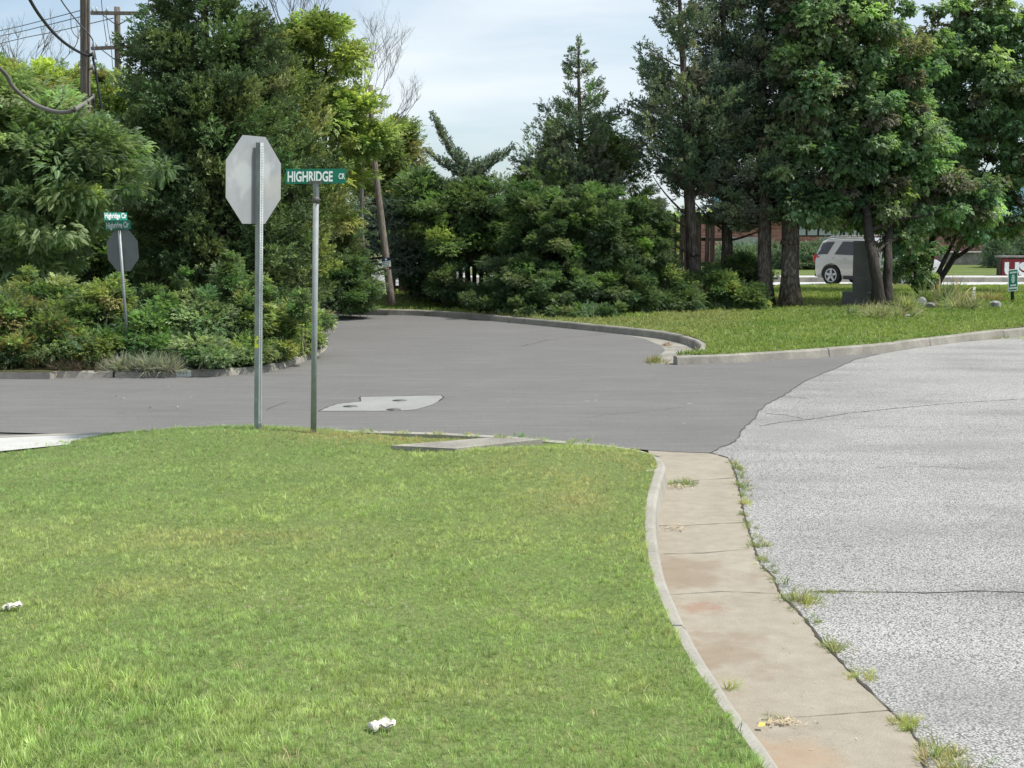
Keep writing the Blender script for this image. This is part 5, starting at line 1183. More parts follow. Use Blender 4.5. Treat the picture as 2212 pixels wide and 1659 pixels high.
# ------------------------------------------------------------------ parked car
def car():
    cx_, cy_ = 0, 0
    yC = 52.0; rearw = Vector(P(1798, 616.5, 0)); psi = math.radians(47); s = SCL(rearw.y)
    fwd = Vector((math.cos(psi), -math.sin(psi), 0)); left = Vector((math.sin(psi), math.cos(psi), 0)); K = 1.04
    th = thing('parked_car', 'white sport utility car with a red tail lamp, behind the stone monument', 'car', tuple(rearw))
    o0 = rearw + left * .80 * K
    def T(x, y, z): return o0 + fwd * (x * K) + left * (y * K) + Vector((0, 0, z * K))
    # stations: x, sill z, belt z, roof z, half width belt, half width roof
    st = [(-.86, .55, .80, .95, .50, .42), (-.80, .36, 1.00, 1.16, .72, .58), (-.72, .30, 1.05, 1.35, .86, .64), (-.58, .27, 1.08, 1.60, .91, .66), (-.30, .26, 1.09, 1.70, .92, .68), (.2, .25, 1.08, 1.73, .925, .69), (.9, .25, 1.06, 1.735, .925, .69), (1.35, .25, 1.045, 1.71, .925, .68), (1.7, .25, 1.03, 1.60, .92, .66), (2.05, .25, 1.02, 1.36, .915, .66), (2.4, .25, 1.01, 1.09, .91, .72), (2.9, .26, .98, 1.03, .89, .70), (3.3, .28, .92, .97, .85, .66), (3.55, .32, .80, .86, .76, .58), (3.64, .42, .66, .70, .62, .50)]
    vs = []; n = 12
    for (x, zs, zb, zr, wb, wr) in st:
        mid = zs + (zb - zs) * .5
        prof = [(wb * .90, zs), (wb * .985, zs + (zb - zs) * .22), (wb, mid), (wb * .985, zs + (zb - zs) * .82), (wb * .95, zb), (wr + (wb * .95 - wr) * .12, zr - (zr - zb) * .13), (wr * .86, zr)]
        ring = [T(x, -a, z) for a, z in prof] + [T(x, a, z) for a, z in prof[::-1]]
        vs += ring
    m_ = len(st); k = 14; fs = []
    for i in range(m_ - 1):
        for j in range(k):
            j2 = (j + 1) % k; fs.append((i * k + j, (i + 1) * k + j, (i + 1) * k + j2, i * k + j2))
    fs.append(tuple(range(k))); fs.append(tuple(range((m_ - 1) * k, m_ * k))[::-1])
    me = bpy.data.meshes.new('body'); me.from_pydata([tuple(v) for v in vs], [], fs); me.update()
    bm = bmesh.new(); bm.from_mesh(me); bmesh.ops.recalc_face_normals(bm, faces=bm.faces)
    bmesh.ops.bisect_plane; bm.to_mesh(me); bm.free()
    tmp = bpy.data.objects.new('tmp', me); COL.objects.link(tmp)
    cb = MB()
    for wx in (0, 2.83):
        for sy in (-1, 1):
            a_, b_ = T(wx, sy * .62, .37), T(wx, sy * 1.1, .37); cb.tube([a_, b_], .435 * K, 28)
    cme = bpy.data.meshes.new('cut'); cme.from_pydata(cb.v, [], cb.f); cut = bpy.data.objects.new('cut', cme); COL.objects.link(cut)
    bm = bmesh.new(); bm.from_mesh(cme); bmesh.ops.recalc_face_normals(bm, faces=bm.faces); bm.to_mesh(cme); bm.free()
    md = tmp.modifiers.new('b', 'BOOLEAN'); md.object = cut; md.operation = 'DIFFERENCE'; md.solver = 'EXACT'
    bpy.context.view_layer.update(); res = bpy.data.meshes.new_from_object(tmp.evaluated_get(bpy.context.evaluated_depsgraph_get()))
    bpy.data.objects.remove(tmp); bpy.data.objects.remove(cut); res.name = 'body'; res.materials.clear()
    body = link('body', res, M['paint'], th)
    res.polygons.foreach_set('use_smooth', [True] * len(res.polygons)); 
    try: res.set_sharp_from_angle(angle=math.radians(32))
    except Exception: pass
    def lerp_st(x):
        for a, b_ in zip(st, st[1:]):
            if a[0] <= x <= b_[0]:
                t = (x - a[0]) / (b_[0] - a[0]); return [a[q] + (b_[q] - a[q]) * t for q in range(6)]
    def side_pt(x, f, sy, off=.012):
        _, zs, zb, zr, wb, wr = lerp_st(x); z1, z2 = zb, zr - (zr - zb) * .13; a1, a2 = wb * .95, wr + (wb * .95 - wr) * .12
        return T(x, sy * (a1 + (a2 - a1) * f + off), z1 + (z2 - z1) * f)
    for sy in (-1, 1):
        for (nm, xa, xb, xc, xd) in (('rear_quarter_window', -.68, -.20, -.50, .02), ('rear_door_window', .10, .92, .36, .92), ('front_door_window', 1.0, 1.98, 1.0, 1.66)):
            mb = MB(); N_ = 8
            lo = [side_pt(xa + (xb - xa) * q / N_, .08, sy) for q in range(N_ + 1)]; hi = [side_pt(xc + (xd - xc) * q / N_, .90, sy) for q in range(N_ + 1)]
            mb.add(lo + hi, [(q, q + 1, N_ + 2 + q, N_ + 1 + q) for q in range(N_)]); w_ = mb.build(nm, M['glass'], th)
    mb = MB(); pts = []
    for x in (1.74, 2.36):
        _, zs, zb, zr, wb, wr = lerp_st(x); pts.append([T(x, sy * (wr * .84), zr + .02) for sy in (-1, -.5, 0, .5, 1)])
    mb.add(pts[0] + pts[1], [(i, i + 1, i + 6, i + 5) for i in range(4)]); mb.build('windscreen', M['glass'], th)
    mb = MB(); pts = []
    for x, dz in ((-.76, .0), (-.60, .0)):
        _, zs, zb, zr, wb, wr = lerp_st(x); pts.append([T(x - .03, sy * (wr * .84), zr + .015) for sy in (-1, 0, 1)])
    mb.add(pts[0] + pts[1], [(i, i + 1, i + 4, i + 3) for i in range(2)]); mb.build('rear_window', M['glass'], th)
    for sy in (-1, 1):
        mb = MB(); mb.tube([T(-.35, sy * .60, 1.71), T(-.2, sy * .61, 1.775), T(1.0, sy * .61, 1.80), T(1.35, sy * .60, 1.74)], .022 * K, 6); mb.build('roof_rail', M['paint'], th)
        mb = MB(); mb.tube([T(-.73, sy * .80, 1.12), T(-.80, sy * .78, .99), T(-.82, sy * .70, .84)], [.05, .085, .05], 8); mb.tube([T(-.76, sy * .80, 1.05), T(-.56, sy * .905, 1.03)], [.06, .02], 6); mb.build('tail_lamp', M['tail'], th)
        mb = MB(); mb.tube([T(3.30, sy * .80, .84), T(3.56, sy * .60, .78)], [.05, .08], 8); mb.build('headlamp', M['lamp'], th)
        mb = MB(); mb.box(None, (.22, .12, .14), M=Matrix.Translation(T(1.72, sy * 1.0, 1.12)) @ Matrix.Rotation(-psi, 4, 'Z'), bev=.03); mb.build('wing_mirror', M['paint'], th)
        mb = MB()
        for xa, xb in ((.52, 2.30),):
            mb.box(None, ((xb - xa) * K, .10, .13), M=Matrix.Translation(T((xa + xb) / 2, sy * .88, .30)) @ Matrix.Rotation(-psi, 4, 'Z'), bev=.02)
        mb.build('sill_trim', M['trim'], th)
        mb = MB()
        for x in (.55,1.4):
            mb.box(None, (.16, .02, .03), M=Matrix.Translation(T(x, sy * .925, .97)) @ Matrix.Rotation(-psi, 4, 'Z'), bev=.008)
        mb.build('door_handle', M['paint'], th)
        mb = MB()
        for x in (.05 + .02, .98, 1.95):
            mb.add([T(x, sy * (.935), .36), T(x + .012, sy * (.935), .36), T(x + .012, sy * .905, 1.03), T(x, sy * .905, 1.03)], [(0, 1, 2, 3)])
        mb.build('door_seam', M['trim'], th)
        for wx in (0, 2.83):
            c = T(wx, sy * .80, .37); d = left * sy
            wt = bpy.data.objects.new('wheel', None); COL.objects.link(wt); wt.parent = th; wt.location = c - Vector(th.location)
            def put(mbx, nm, mm):
                ob = mbx.build(nm, mm, None); ob.parent = wt; ob.location = -c; return ob
            mb = MB(); mb.tube([c - d * .13, c - d * .11, c + d * .09, c + d * .115], [.33 * K, .365 * K, .365 * K, .335 * K], 30); put(mb, 'tyre', M['black'])
            mb = MB(); mb.tube([c + d * .10, c + d * .12], [.245 * K, .235 * K], 26); ob = put(mb, 'rim_back', M['trim'])
            mb = MB(); ux = fwd; uz = Vector((0, 0, 1))
            for q in range(5):
                a = 2 * math.pi * q / 5 + .3; dd = ux * math.cos(a) + uz * math.sin(a); sd = ux * -math.sin(a) + uz * math.cos(a)
                mb.add([c + d * .135 + sd * .05, c + d * .135 - sd * .05, c + d * .13 + dd * .24 - sd * .038, c + d * .13 + dd * .24 + sd * .038], [(0, 1, 2, 3)])
            N_ = 28; ring = []
            for q in range(N_):
                a = 2 * math.pi * q / N_; dd = ux * math.cos(a) + uz * math.sin(a); ring += [c + d * .128 + dd * .25 * K, c + d * .125 + dd * .215 * K]
            mb.add(ring, [(2 * q, 2 * q + 1, (2 * q + 3) % (2 * N_), (2 * q + 2) % (2 * N_)) for q in range(N_)])
            mb.tube([c + d * .12, c + d * .145], .055, 12); put(mb, 'rim', M['rim'])
    mb = MB(); mb.box(None, (.12, 1.4 * K, .24), M=Matrix.Translation(T(-.80, 0, .42)) @ Matrix.Rotation(-psi, 4, 'Z'), bev=.03); mb.box(None, (.14, 1.4 * K, .22), M=Matrix.Translation(T(3.52, 0, .36)) @ Matrix.Rotation(-psi, 4, 'Z'), bev=.03); mb.build('bumper_trim', M['trim'], th)
    mb = MB(); mb.box(None, (3.9 * K, 1.5 * K, .1), M=Matrix.Translation(T(1.35, 0, .34)) @ Matrix.Rotation(-psi, 4, 'Z')); mb.build('underbody', M['black'], th)
car()

# ------------------------------------------------------------------ building, hedges, brand board beyond the road
yB = 76.
def bx(mb, ua, ub, va, vb, y, dep, m=0):
    a, b = Vector(W(ua, va, y)), Vector(W(ub, vb, y)); x0, x1, z1, z0 = a.x, b.x, a.z, b.z
    mb.box(((x0 + x1) / 2, y + dep / 2, (z0 + z1) / 2), (x1 - x0, dep, z1 - z0), 0, m)
th = thing('brick_building', 'low red brick building with teal metal eaves beyond the far road', 'building', (W(1800, 600, yB)[0], yB, .3))
mb = MB(); bx(mb, 1560, 2700, 462, 600, yB, 10); mb.build('wall', M['brick'], th)
mb = MB(); a, b = W(1540, 470, yB - .6), W(2720, 470, yB - .6); c_, d_ = W(1540, 395, yB + 2.5), W(2720, 395, yB + 2.5)
mb.add([a, b, d_, c_, (a[0], a[1], a[2] - .12), (b[0], b[1], b[2] - .12)], [(0, 1, 2, 3), (4, 5, 1, 0)])
x = a[0]
while x < b[0]:
    q = (x - a[0]) / (b[0] - a[0]); p0 = Vector(a).lerp(Vector(b), q); p1 = Vector(c_).lerp(Vector(d_), q); mb.tube([p0 + Vector((0, 0, .02)), p1 + Vector((0, 0, .02))], .03, 4, 0, False); x += .5
mb.build('roof', M['teal'], th)
mb = MB(); bx(mb, 1770, 1880, 512, 596, yB - .03, .03); mb.build('panel', M['panel'], th)
mb = MB(); bx(mb, 1560, 1640, 512, 596, yB - .03, .03); mb.build('panel', M['panel'], th)
for (ua, ub) in ((1770, 1820), (1826, 1876), (1884, 1896), (1700, 1740), (1745, 1765), (1906, 1930)):
    mb = MB(); bx(mb, ua - 1.5, ub + 1.5, 486.5, 510, yB - .08, .08); fr = mb.build('window', M['trim'], th)
    mb = MB(); bx(mb, ua, ub, 488.5, 508, yB - .10, .05); p_ = mb.build('pane', M['glass_pale'], fr); p_.location = (0, 0, 0)
mb = MB(); bx(mb, 2035, 2700, 546, 600, yB - 2.2, .5); o = mb.build('retaining_wall', M['block']); tag(o, 'long grey block retaining wall below the brick, right of the car', 'wall')
mb = MB(); bx(mb, 2030, 2705, 543.5, 546, yB - 2.3, .7); c2 = mb.build('coping', M['pale'], o); c2.location = (0, 0, 0)
def hedge(label, ua, ub, vt, vb, y, cols=None, lumps=5, name='hedge'):
    bl = []; w_ = (ub - ua) / lumps
    for k in range(lumps): bl.append((ua + w_ * (k + .5), (vt + vb) / 2 + random.uniform(-3, 3), y + random.uniform(-.3, .3), w_ * .72, (vb - vt) / 2 * random.uniform(.95, 1.1), 1.2))
    th = thing(name, label, 'hedge', (W((ua + ub) / 2, 600, y)[0], y, .3), 'clipped dark evergreens by the building')
    crown('foliage', th, bl, SPRAY, 80 * lumps, 26, .36, .26, cols or [(0.025, 0.045, 0.024), (0.04, 0.062, 0.034), (0.06, 0.085, 0.045)], matn='needle', cvar=.2)
    mb = MB()
    for b_ in bl: mb.tube([(W(b_[0], 600, y)[0], y, .2), W(b_[0], (vt + vb) / 2, y)], .06, 6)
    mb.build('stem', M['dbark'], th)
hedge('dark evergreen hedge behind the shaggy trunks, left of the car', 1560, 1690, 530, 596, 68)
hedge('dark evergreen hedge directly left of the car, right of the shaggy trunks', 1695, 1800, 524, 594, 66.5, None, 4)
hedge('tall dark evergreen mass behind the red letter board', 2140, 2330, 514, 590, 69)
base = P(2162, 600, .3); yU = 57.7; s_ = SCL(yU)
th = thing('letter_board', 'dark red board with big white letters US in a brown frame at the right edge', 'sign', (W(2170, 600, yU)[0], yU, .3))
mb = MB(); bx(mb, 2160, 2300, 556, 603, yU, .35); mb.build('frame', M['fence'], th)
mb = MB(); bx(mb, 2158, 2302, 552.5, 556, yU - .1, .5); mb.build('coping', M['block'], th)
mb = MB(); bx(mb, 2166, 2294, 560, 600, yU - .03, .03); mb.build('red_panel', M['red'], th)
text_mesh('US', 'lettering', M['sign_white'], th, Vector(W(2197, 581, yU - .05)), (1, 0, 0), (0, 0, 1), 54 / s_, 30 / s_, .055)
hed = thing('distant_woods', 'distant green woods far beyond the fence and building', 'woods', (0, 130, 0)); hed['kind'] = 'stuff'
crown('foliage', hed, [(u, 492 + (k % 3) * 6, 130, 130, 44, 8) for k, u in enumerate(range(-400, 2900, 170))], LEAF, 900, 26, 1.5, 1.1, G_['mid'], cvar=.15)

# ------------------------------------------------------------------ patch in the road with covers, storm inlet
pp = [(545, 240), (600, 213), (690, 180), (800, 168), (895, 158), (905, 150), (900, 125), (908, 117), (1250, 110), (1605, 105), (1622, 122), (1580, 152), (1530, 182), (1450, 207), (1380, 226), (1300, 233), (1100, 238), (800, 238)]
ppw = [Vector(P(553 + a * .25, 829.5 + b * .25)[:2]) for a, b in pp]
sheet('pavement_patch', ppw, .009, M['patch'])
mb = MB(); strip(mb, [tuple(p) for p in ppw[:12]], .022, .012, 0, .006, .3); o = mb.build('patch_edge', M['joint']); o['kind'] = 'structure'
for lab, (a, b) in (('round iron cover at the back of the concrete patch in the road', (1240, 141)), ('round iron cover at the left of the concrete patch in the road', (815, 192)), ('round iron cover at the front of the concrete patch in the road', (1190, 219))):
    c = Vector(P(553 + a * .25, 829.5 + b * .25, .012)); mb = MB(); mb.cyl(c - Vector((0, 0, .02)), .09, .021, 24); mb.cyl(c, .05, .004, 20); o = mb.build('valve_cover', M['iron']); tag(o, lab, 'cover', 'iron covers in the road patch')
# storm inlet lid
A = Vector(P(844, 962, .195)); B = Vector(P(1050, 945.5, .195)); C = Vector(P(1172, 948.5, .195)); D = Vector(P(985, 969, .195))
mb = MB(); vs = [(p.x, p.y, .195) for p in (A, B, C, D)] + [(p.x, p.y, .02) for p in (A, B, C, D)]
mb.add(vs, [(0, 3, 2, 1), (0, 4, 7, 3), (3, 7, 6, 2), (2, 6, 5, 1), (1, 5, 4, 0)])
o = mb.build('storm_inlet_slab', M['old_kerb']); tag(o, 'flat concrete storm inlet lid set in the lawn corner behind the kerb', 'slab')
mb = MB(); c = Vector(P(397, 814, .0)); s_ = SCL(c.y); mb.box((c.x, c.y, .05), (33 / s_, .10, .10), 0, bev=.01); o = mb.build('kerb_block', M['sign_pale']); tag(o, 'white painted kerb block at the edge of the bushes across the road', 'block')
b_ = MB(); 
for dx in (-.05, .0, .05): b_.tube([(c.x + dx, c.y - .052, .05), (c.x + dx + .02, c.y - .052, .075)], .006, 5)
b_.build('dark_mark', M['ink'], o)

# ------------------------------------------------------------------ grass
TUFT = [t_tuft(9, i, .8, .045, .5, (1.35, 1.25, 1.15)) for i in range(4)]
TUFTF = [t_tuft(6, 20 + i, .8, .16, .6) for i in range(3)]
def inpoly(x, y, poly):
    px = np.array([p[0] for p in poly]); py = np.array([p[1] for p in poly]); ins = np.zeros(len(x), dtype=bool); n = len(px)
    for i in range(n):
        j = (i - 1) % n
        c = ((py[i] > y) != (py[j] > y)); xx = (px[j] - px[i]) * (y - py[i]) / (py[j] - py[i] + 1e-12) + px[i]; ins ^= c & (x < xx)
    return ins
def vnoise(x, y, sc, seed):
    r = np.random.default_rng(seed); g = r.random((64, 64)); X = (x / sc) % 64; Y = (y / sc) % 64
    i, j = X.astype(int), Y.astype(int); fx, fy = X - i, Y - j; fx = fx * fx * (3 - 2 * fx); fy = fy * fy * (3 - 2 * fy); i2, j2 = (i + 1) % 64, (j + 1) % 64
    return (g[i, j] * (1 - fx) + g[i2, j] * fx) * (1 - fy) + (g[i, j2] * (1 - fx) + g[i2, j2] * fx) * fy
nz = np.vectorize(near_z)
def near_grass():
    X, Y = [], []
    for (y0, y1, dens) in ((4.3, 6.2, 2300), (6.2, 8, 1800), (8, 10.5, 1350), (10.5, 14.5, 1050)):
        xa, xb = -.43 * y1 - .6, .30 * y1 + .3
        n = int((xb - xa) * (y1 - y0) * dens); X.append(rng.uniform(xa, xb, n)); Y.append(rng.uniform(y0, y1, n))
    x, y = np.concatenate(X), np.concatenate(Y); k = inpoly(x, y, lawn_poly)
    # keep the inlet lid and the kerb free
    k &= ~inpoly(x, y, [A, B, C, D]); x, y = x[k], y[k]
    z = nz(x, y) - .008; n = len(x)
    a1, a2, a3 = vnoise(x, y, .9, 1), vnoise(x, y, .28, 2), vnoise(x, y, 2.3, 3)
    g1 = np.array([0.355, 0.475, 0.18]); g2 = np.array([0.48, 0.565, 0.23]); g3 = np.array([0.28, 0.42, 0.17]); br = np.array([0.56, 0.48, 0.26]); og = np.array([0.55, 0.40, 0.22])
    t = np.clip((a1 * .5 + a2 * .5 - .35) * 2.4, 0, 1)[:, None]; c = g1 * (1 - t) + g2 * t
    t = np.clip((a3 - .5) * 3, 0, 1)[:, None] * .6; c = c * (1 - t) + g3 * t
    a4 = vnoise(x, y, .11, 4); c = c * (.82 + .36 * a4[:, None])
    def blob(u, v, rx, ry): 
        p = P(u, v, .2); return np.exp(-((x - p[0]) / rx) ** 2 - ((y - p[1]) / ry) ** 2)
    dry = .75 * blob(1240, 1075, .45, .9) + .6 * blob(1340, 1010, .35, .7) + .45 * blob(1150, 1000, .7, .5) + .4 * blob(560, 1140, 1.1, .5) + .35 * blob(1330, 975, .5, .6) + .3 * blob(350, 1250, .8, .4) + .22 * blob(1000, 1480, .7, .3)
    dry = np.clip(dry * (.55 + .9 * a2), 0, .8)[:, None]; c = c * (1 - dry) + br * dry
    dead = np.clip(1.1 * blob(800, 938, .75, .33) + .9 * blob(900, 940, .6, .3) + .8 * blob(700, 940, .4, .25), 0, 1); dead = np.where(rng.random(n) < dead * .75, .8, dead * .25)[:, None]; c = c * (1 - dead) + og * dead
    st = rng.random(n) < (.05 + .10 * dry[:, 0]); c[st] = np.array([0.48, 0.42, 0.24]) * rng.uniform(.7, 1.1, (st.sum(), 1))
    c *= rng.normal(1, .24, (n, 1)).clip(.45, 1.7)
    h = rng.uniform(.026, .050, n) * (1 + .35 * (a2 - .5)); 
    lf = np.exp(-((x + 2.2) / 1.2) ** 2 - ((y - 5.4) / 1.1) ** 2); h *= 1 + .65 * lf
    lg = rng.random(n) < .012 + .02 * lf; h[lg] *= 1.7
    # neaten where the lawn meets the kerb: blades lean over it
    d = rng.normal(0, .38, (n, 3)); d[:, 2] = 1
    ed = np.array([[p.x, p.y] for p in inner_off if p.y < 14.6 and p.x > -7])[::3]
    for i0 in range(0, n, 20000):
        q = np.stack([x[i0:i0 + 20000], y[i0:i0 + 20000]], 1); dd = q[:, None, :] - ed[None]; l2 = (dd ** 2).sum(2); j = l2.argmin(1); m_ = l2.min(1) ** .5
        near = m_ < .10; z[i0:i0 + 20000] = np.where(m_ < .13, np.maximum(z[i0:i0 + 20000], .146), z[i0:i0 + 20000]); v = -dd[np.arange(len(q)), j] / (m_[:, None] + 1e-6); d[i0:i0 + 20000, :2] += v * (near * .75)[:, None]; h[i0:i0 + 20000] *= np.where(near, 1.35, 1)
    R = frames(d, up=rng.normal(0, 1, (n, 3)) * np.array([1, 1, .1])); pos = np.stack([x, y, z], 1)
    s = np.stack([h, h * rng.uniform(.75, 1.2, n), h * rng.uniform(.75, 1.2, n)], 1); tt = rng.integers(0, 4, n)
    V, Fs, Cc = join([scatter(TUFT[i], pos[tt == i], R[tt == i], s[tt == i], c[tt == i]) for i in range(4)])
    o = link('grass', mesh_np('grass', V, Fs, col=Cc), M['blade']); tag(o, 'mown green lawn grass with drier straw patches, covering the foreground', 'grass', kind='stuff')
near_grass()
fz = np.vectorize(far_z)
def far_grass():
    n = 90000; x = rng.uniform(-6, 24, n); y = 21.6 + (FAR_Y - 21.8) * rng.random(n) ** 1.35
    k = inpoly(x, y, far_poly) & (np.abs(x) < .40 * y + 1); x, y = x[k], y[k]; z = fz(x, y) - .01; n = len(x)
    a1, a2 = vnoise(x, y, 2.2, 5), vnoise(x, y, .7, 6)
    c = np.array([0.20, 0.31, 0.075]) * (1 - a2[:, None]) + np.array([0.35, 0.41, 0.13]) * a2[:, None]
    t = np.clip((a1 - .5) * 2, 0, .6)[:, None]; c = c * (1 - t) + np.array([0.40, 0.37, 0.18]) * t; c *= rng.normal(1, .15, (n, 1)).clip(.6, 1.5)
    d = rng.normal(0, .3, (n, 3)); d[:, 2] = 1; R = frames(d, up=rng.normal(0, 1, (n, 3)) * np.array([1, 1, .1])); h = rng.uniform(.05, .11, n)
    bed = np.exp(-((x - P(2060, 660, .2)[0]) / 3.0) ** 2 - ((y - 38.5) / 2.6) ** 2); h *= 1 + 1.6 * bed * rng.random(n)
    tt = rng.integers(0, 3, n); pos = np.stack([x, y, z], 1)
    V, Fs, Cc = join([scatter(TUFTF[i], pos[tt == i], R[tt == i], h[tt == i], c[tt == i]) for i in range(3)])
    o = link('grass', mesh_np('grass', V, Fs, col=Cc), M['blade']); tag(o, 'shaggier lawn grass across the road around the bare trunked cedars', 'grass', kind='stuff')
far_grass()

# weeds
BLADE = [t_tuft(14, 40 + i, .22, .035, .95) for i in range(3)]
SOFT = [t_tuft(12, 50 + i, .8, .05, .9) for i in range(3)]
def weed(label, u, v, wd, ht, n, cols, z=.0, tp=None, name='weed_tuft', cat='weed', group='weeds along the gutter joint', dep=None, matn='blade', spread=.6):
    b = np.array(P(u, v, z)); s = SCL(b[1]); w2 = wd / s / 2; d2 = dep if dep else w2 * .7; tp = tp or SOFT
    x = b[0] + rng.normal(0, .45, n) * w2; y = b[1] + rng.normal(0, .45, n) * d2; pos = np.stack([x, y, np.full(n, z - .004)], 1)
    d = rng.normal(0, spread, (n, 3)); d[:, 2] = 1; d[:, 0] += (x - b[0]) / max(w2, .01) * .8; d[:, 1] += (y - b[1]) / max(d2, .01) * .5
    R = frames(d, up=rng.normal(0, 1, (n, 3)) * np.array([1, 1, .1])); h = ht / s * rng.uniform(.5, 1.15, n); tt = rng.integers(0, 3, n); c = tints(n, cols, .18) * .52
    V, Fs, Cc = join([scatter(tp[i], pos[tt == i], R[tt == i], h[tt == i], c[tt == i]) for i in range(3) if (tt == i).any()])
    o = link(name, mesh_np(name, V, Fs, col=Cc), M[matn]); return tag(o, label, cat, group)
wg = [(0.10, 0.15, 0.04), (0.17, 0.20, 0.06), (0.24, 0.22, 0.09)]; wy = [(0.22, 0.24, 0.06), (0.30, 0.29, 0.09), (0.16, 0.20, 0.05)]
weed('green weed growing across the gutter from the kerb corner joint', 1473, 1046, 78, 20, 26, wg[:2] + [(0.07, 0.12, 0.035)], .0, dep=.12)
weed('thin line of weeds at the top end of the gutter joint', 1594, 1012, 26, 17, 26, wg, dep=.28)
weed('weeds on the gutter joint beside the green kerb corner weed', 1605, 1050, 34, 20, 22, wg, dep=.3)
weed('yellowish tuft on the gutter joint, third from its top end', 1608, 1088, 40, 18, 18, wy, dep=.12)
weed('small dark tuft on the gutter joint near the straw litter', 1604, 1112, 30, 14, 12, wg, dep=.08)
weed('small grey green tuft level with the second gutter line', 1626, 1142, 38, 14, 14, wg, dep=.10)
weed('yellow green tuft just above where the gutter turns brown', 1640, 1180, 46, 20, 18, wy + wg, dep=.12)
weed('low dark weeds trailing below the yellow green tuft', 1650, 1212, 40, 18, 18, wg, dep=.14)
weed('large weed clump where the long asphalt crack meets the gutter', 1727, 1296, 78, 30, 46, wg + wy[:1], dep=.14)
weed('weeds trailing right along the start of the long asphalt crack', 1790, 1281, 110, 13, 40, wg, dep=.03)
weed('sparse weed line farther along the asphalt crack', 1880, 1280, 90, 8, 26, wg + [(0.2, 0.17, 0.08)], dep=.02)
weed('faint last weeds along the asphalt crack', 1980, 1281, 80, 7, 18, wg + [(0.2, 0.17, 0.08)], dep=.02)
weed('small spreading tuft just below the large crack clump', 1755, 1343, 52, 18, 16, wg, dep=.09)
weed('dull green tuft with dead stalks, middle of the gutter joint', 1806, 1400, 72, 30, 30, wg, dep=.10)
weed('neat yellow green tuft on the gutter joint', 1863, 1463, 72, 24, 30, wy, dep=.09)
weed('bright spiky tuft near the lowest gutter line', 1968, 1568, 78, 32, 32, wy, dep=.09)
weed('big mixed grass clump at the bottom of the gutter joint', 2050, 1646, 130, 42, 70, wg + [(0.30, 0.26, 0.13)], dep=.22)
for k_, (u_, v_, w_, h_, lab_) in enumerate(((1583, 1000, 20, 12, 'topmost tiny weed on the gutter joint'), (1600, 1030, 26, 14, 'small weed on the joint level with the kerb corner weed'), (1600, 1070, 30, 14, 'small weed on the joint just above the yellowish tuft'), (1612, 1128, 28, 12, 'small weed where the second gutter line meets the joint'), (1632, 1160, 34, 14, 'small weed midway up the gutter joint'), (1662, 1235, 36, 16, 'weed on the joint above the long asphalt crack'), (1690, 1262, 46, 20, 'weed touching the top of the large crack clump'), (1710, 1312, 40, 14, 'weed hanging below the large crack clump'), (1783, 1372, 26, 10, 'tiny weed above the tuft with dead stalks'), (1838, 1435, 28, 10, 'tiny weed between the dull tuft and the neat yellow tuft'))):
    weed(lab_, u_, v_, w_, h_, 16, wg, .0, dep=.16)
weed('slim weed in the shade of the kerb, low in the gutter', 1576, 1490, 26, 38, 4, wg, dep=.04, spread=.3, tp=BLADE)
weed('little green sprout with straw against the kerb', 1672, 1552, 44, 20, 9, wg, dep=.06, spread=.5)
weed('reddish green grass tuft in the road at the far gutter mouth', 1416, 783, 40, 20, 40, [(0.17, 0.15, 0.06), (0.15, 0.17, 0.05), (0.22, 0.15, 0.09)], dep=.35, group=None, tp=SOFT)
weed('small weed in the far kerb crack at the right edge', 2002, 742, 26, 16, 14, wg, .0, group='weeds along the right kerb', dep=.25)
weed('weed hanging over the far kerb left of centre of it', 1905, 757, 16, 16, 12, wg, .0, group='weeds along the right kerb', dep=.2)
weed('low weeds along the kerb foot at the right edge', 2170, 731, 90, 8, 40, wg + [(0.3, 0.27, 0.12)], .0, group='weeds along the right kerb', dep=.25)
# weeds on the kerb line behind the lawn
weed('low broad leaved weed at the kerb behind the inlet lid', 1125, 941, 40, 11, 16, [(0.10, 0.19, 0.045)], .15, group='weeds on the lawn edge', dep=.1)
weed('tiny round weed on the lawn crest near the kerb corner', 1270, 952, 14, 12, 9, [(0.16, 0.26, 0.05)], .24, group='weeds on the lawn edge', dep=.05)
weed('tall pale seed stalks on the lawn crest near the kerb corner', 1243, 950, 22, 26, 2, [(0.30, 0.32, 0.2)], .24, group='weeds on the lawn edge', dep=.03, tp=[t_tuft(4, 70 + i, .1, .02, .5) for i in range(3)])
weed('lone pale seed stalk right of the others on the lawn crest', 1285, 950, 16, 28, 1, [(0.30, 0.32, 0.2)], .24, group='weeds on the lawn edge', dep=.03, tp=[t_tuft(4, 73 + i, .1, .02, .5) for i in range(3)])
pg = [(0.16, 0.17, 0.13), (0.13, 0.14, 0.09), (0.19, 0.19, 0.15)]
weed('silvery dry weeds flopping over the kerb below the leaning sign post', 300, 798, 170, 44, 170, pg, .11, tp=BLADE, name='dry_weed', group='dry weeds on the left kerb', dep=.16, spread=.75)
weed('longer silvery stalks at the right end of the dry weeds', 365, 798, 46, 50, 30, pg, .11, tp=BLADE, name='dry_weed', group='dry weeds on the left kerb', dep=.12, spread=.9)
weed('brown dead weeds over the kerb below the far left bush', 150, 799, 110, 30, 60, [(0.075, 0.05, 0.035), (0.10, 0.08, 0.055), (0.06, 0.07, 0.03)], .11, tp=BLADE, name='dry_weed', group='dry weeds on the left kerb', dep=.12, spread=.9)
weed('small grey green weed hanging on the kerb face at the left', 172, 810, 26, 20, 12, pg, .03, tp=SOFT, name='dry_weed', group='dry weeds on the left kerb', dep=.08, spread=.9)
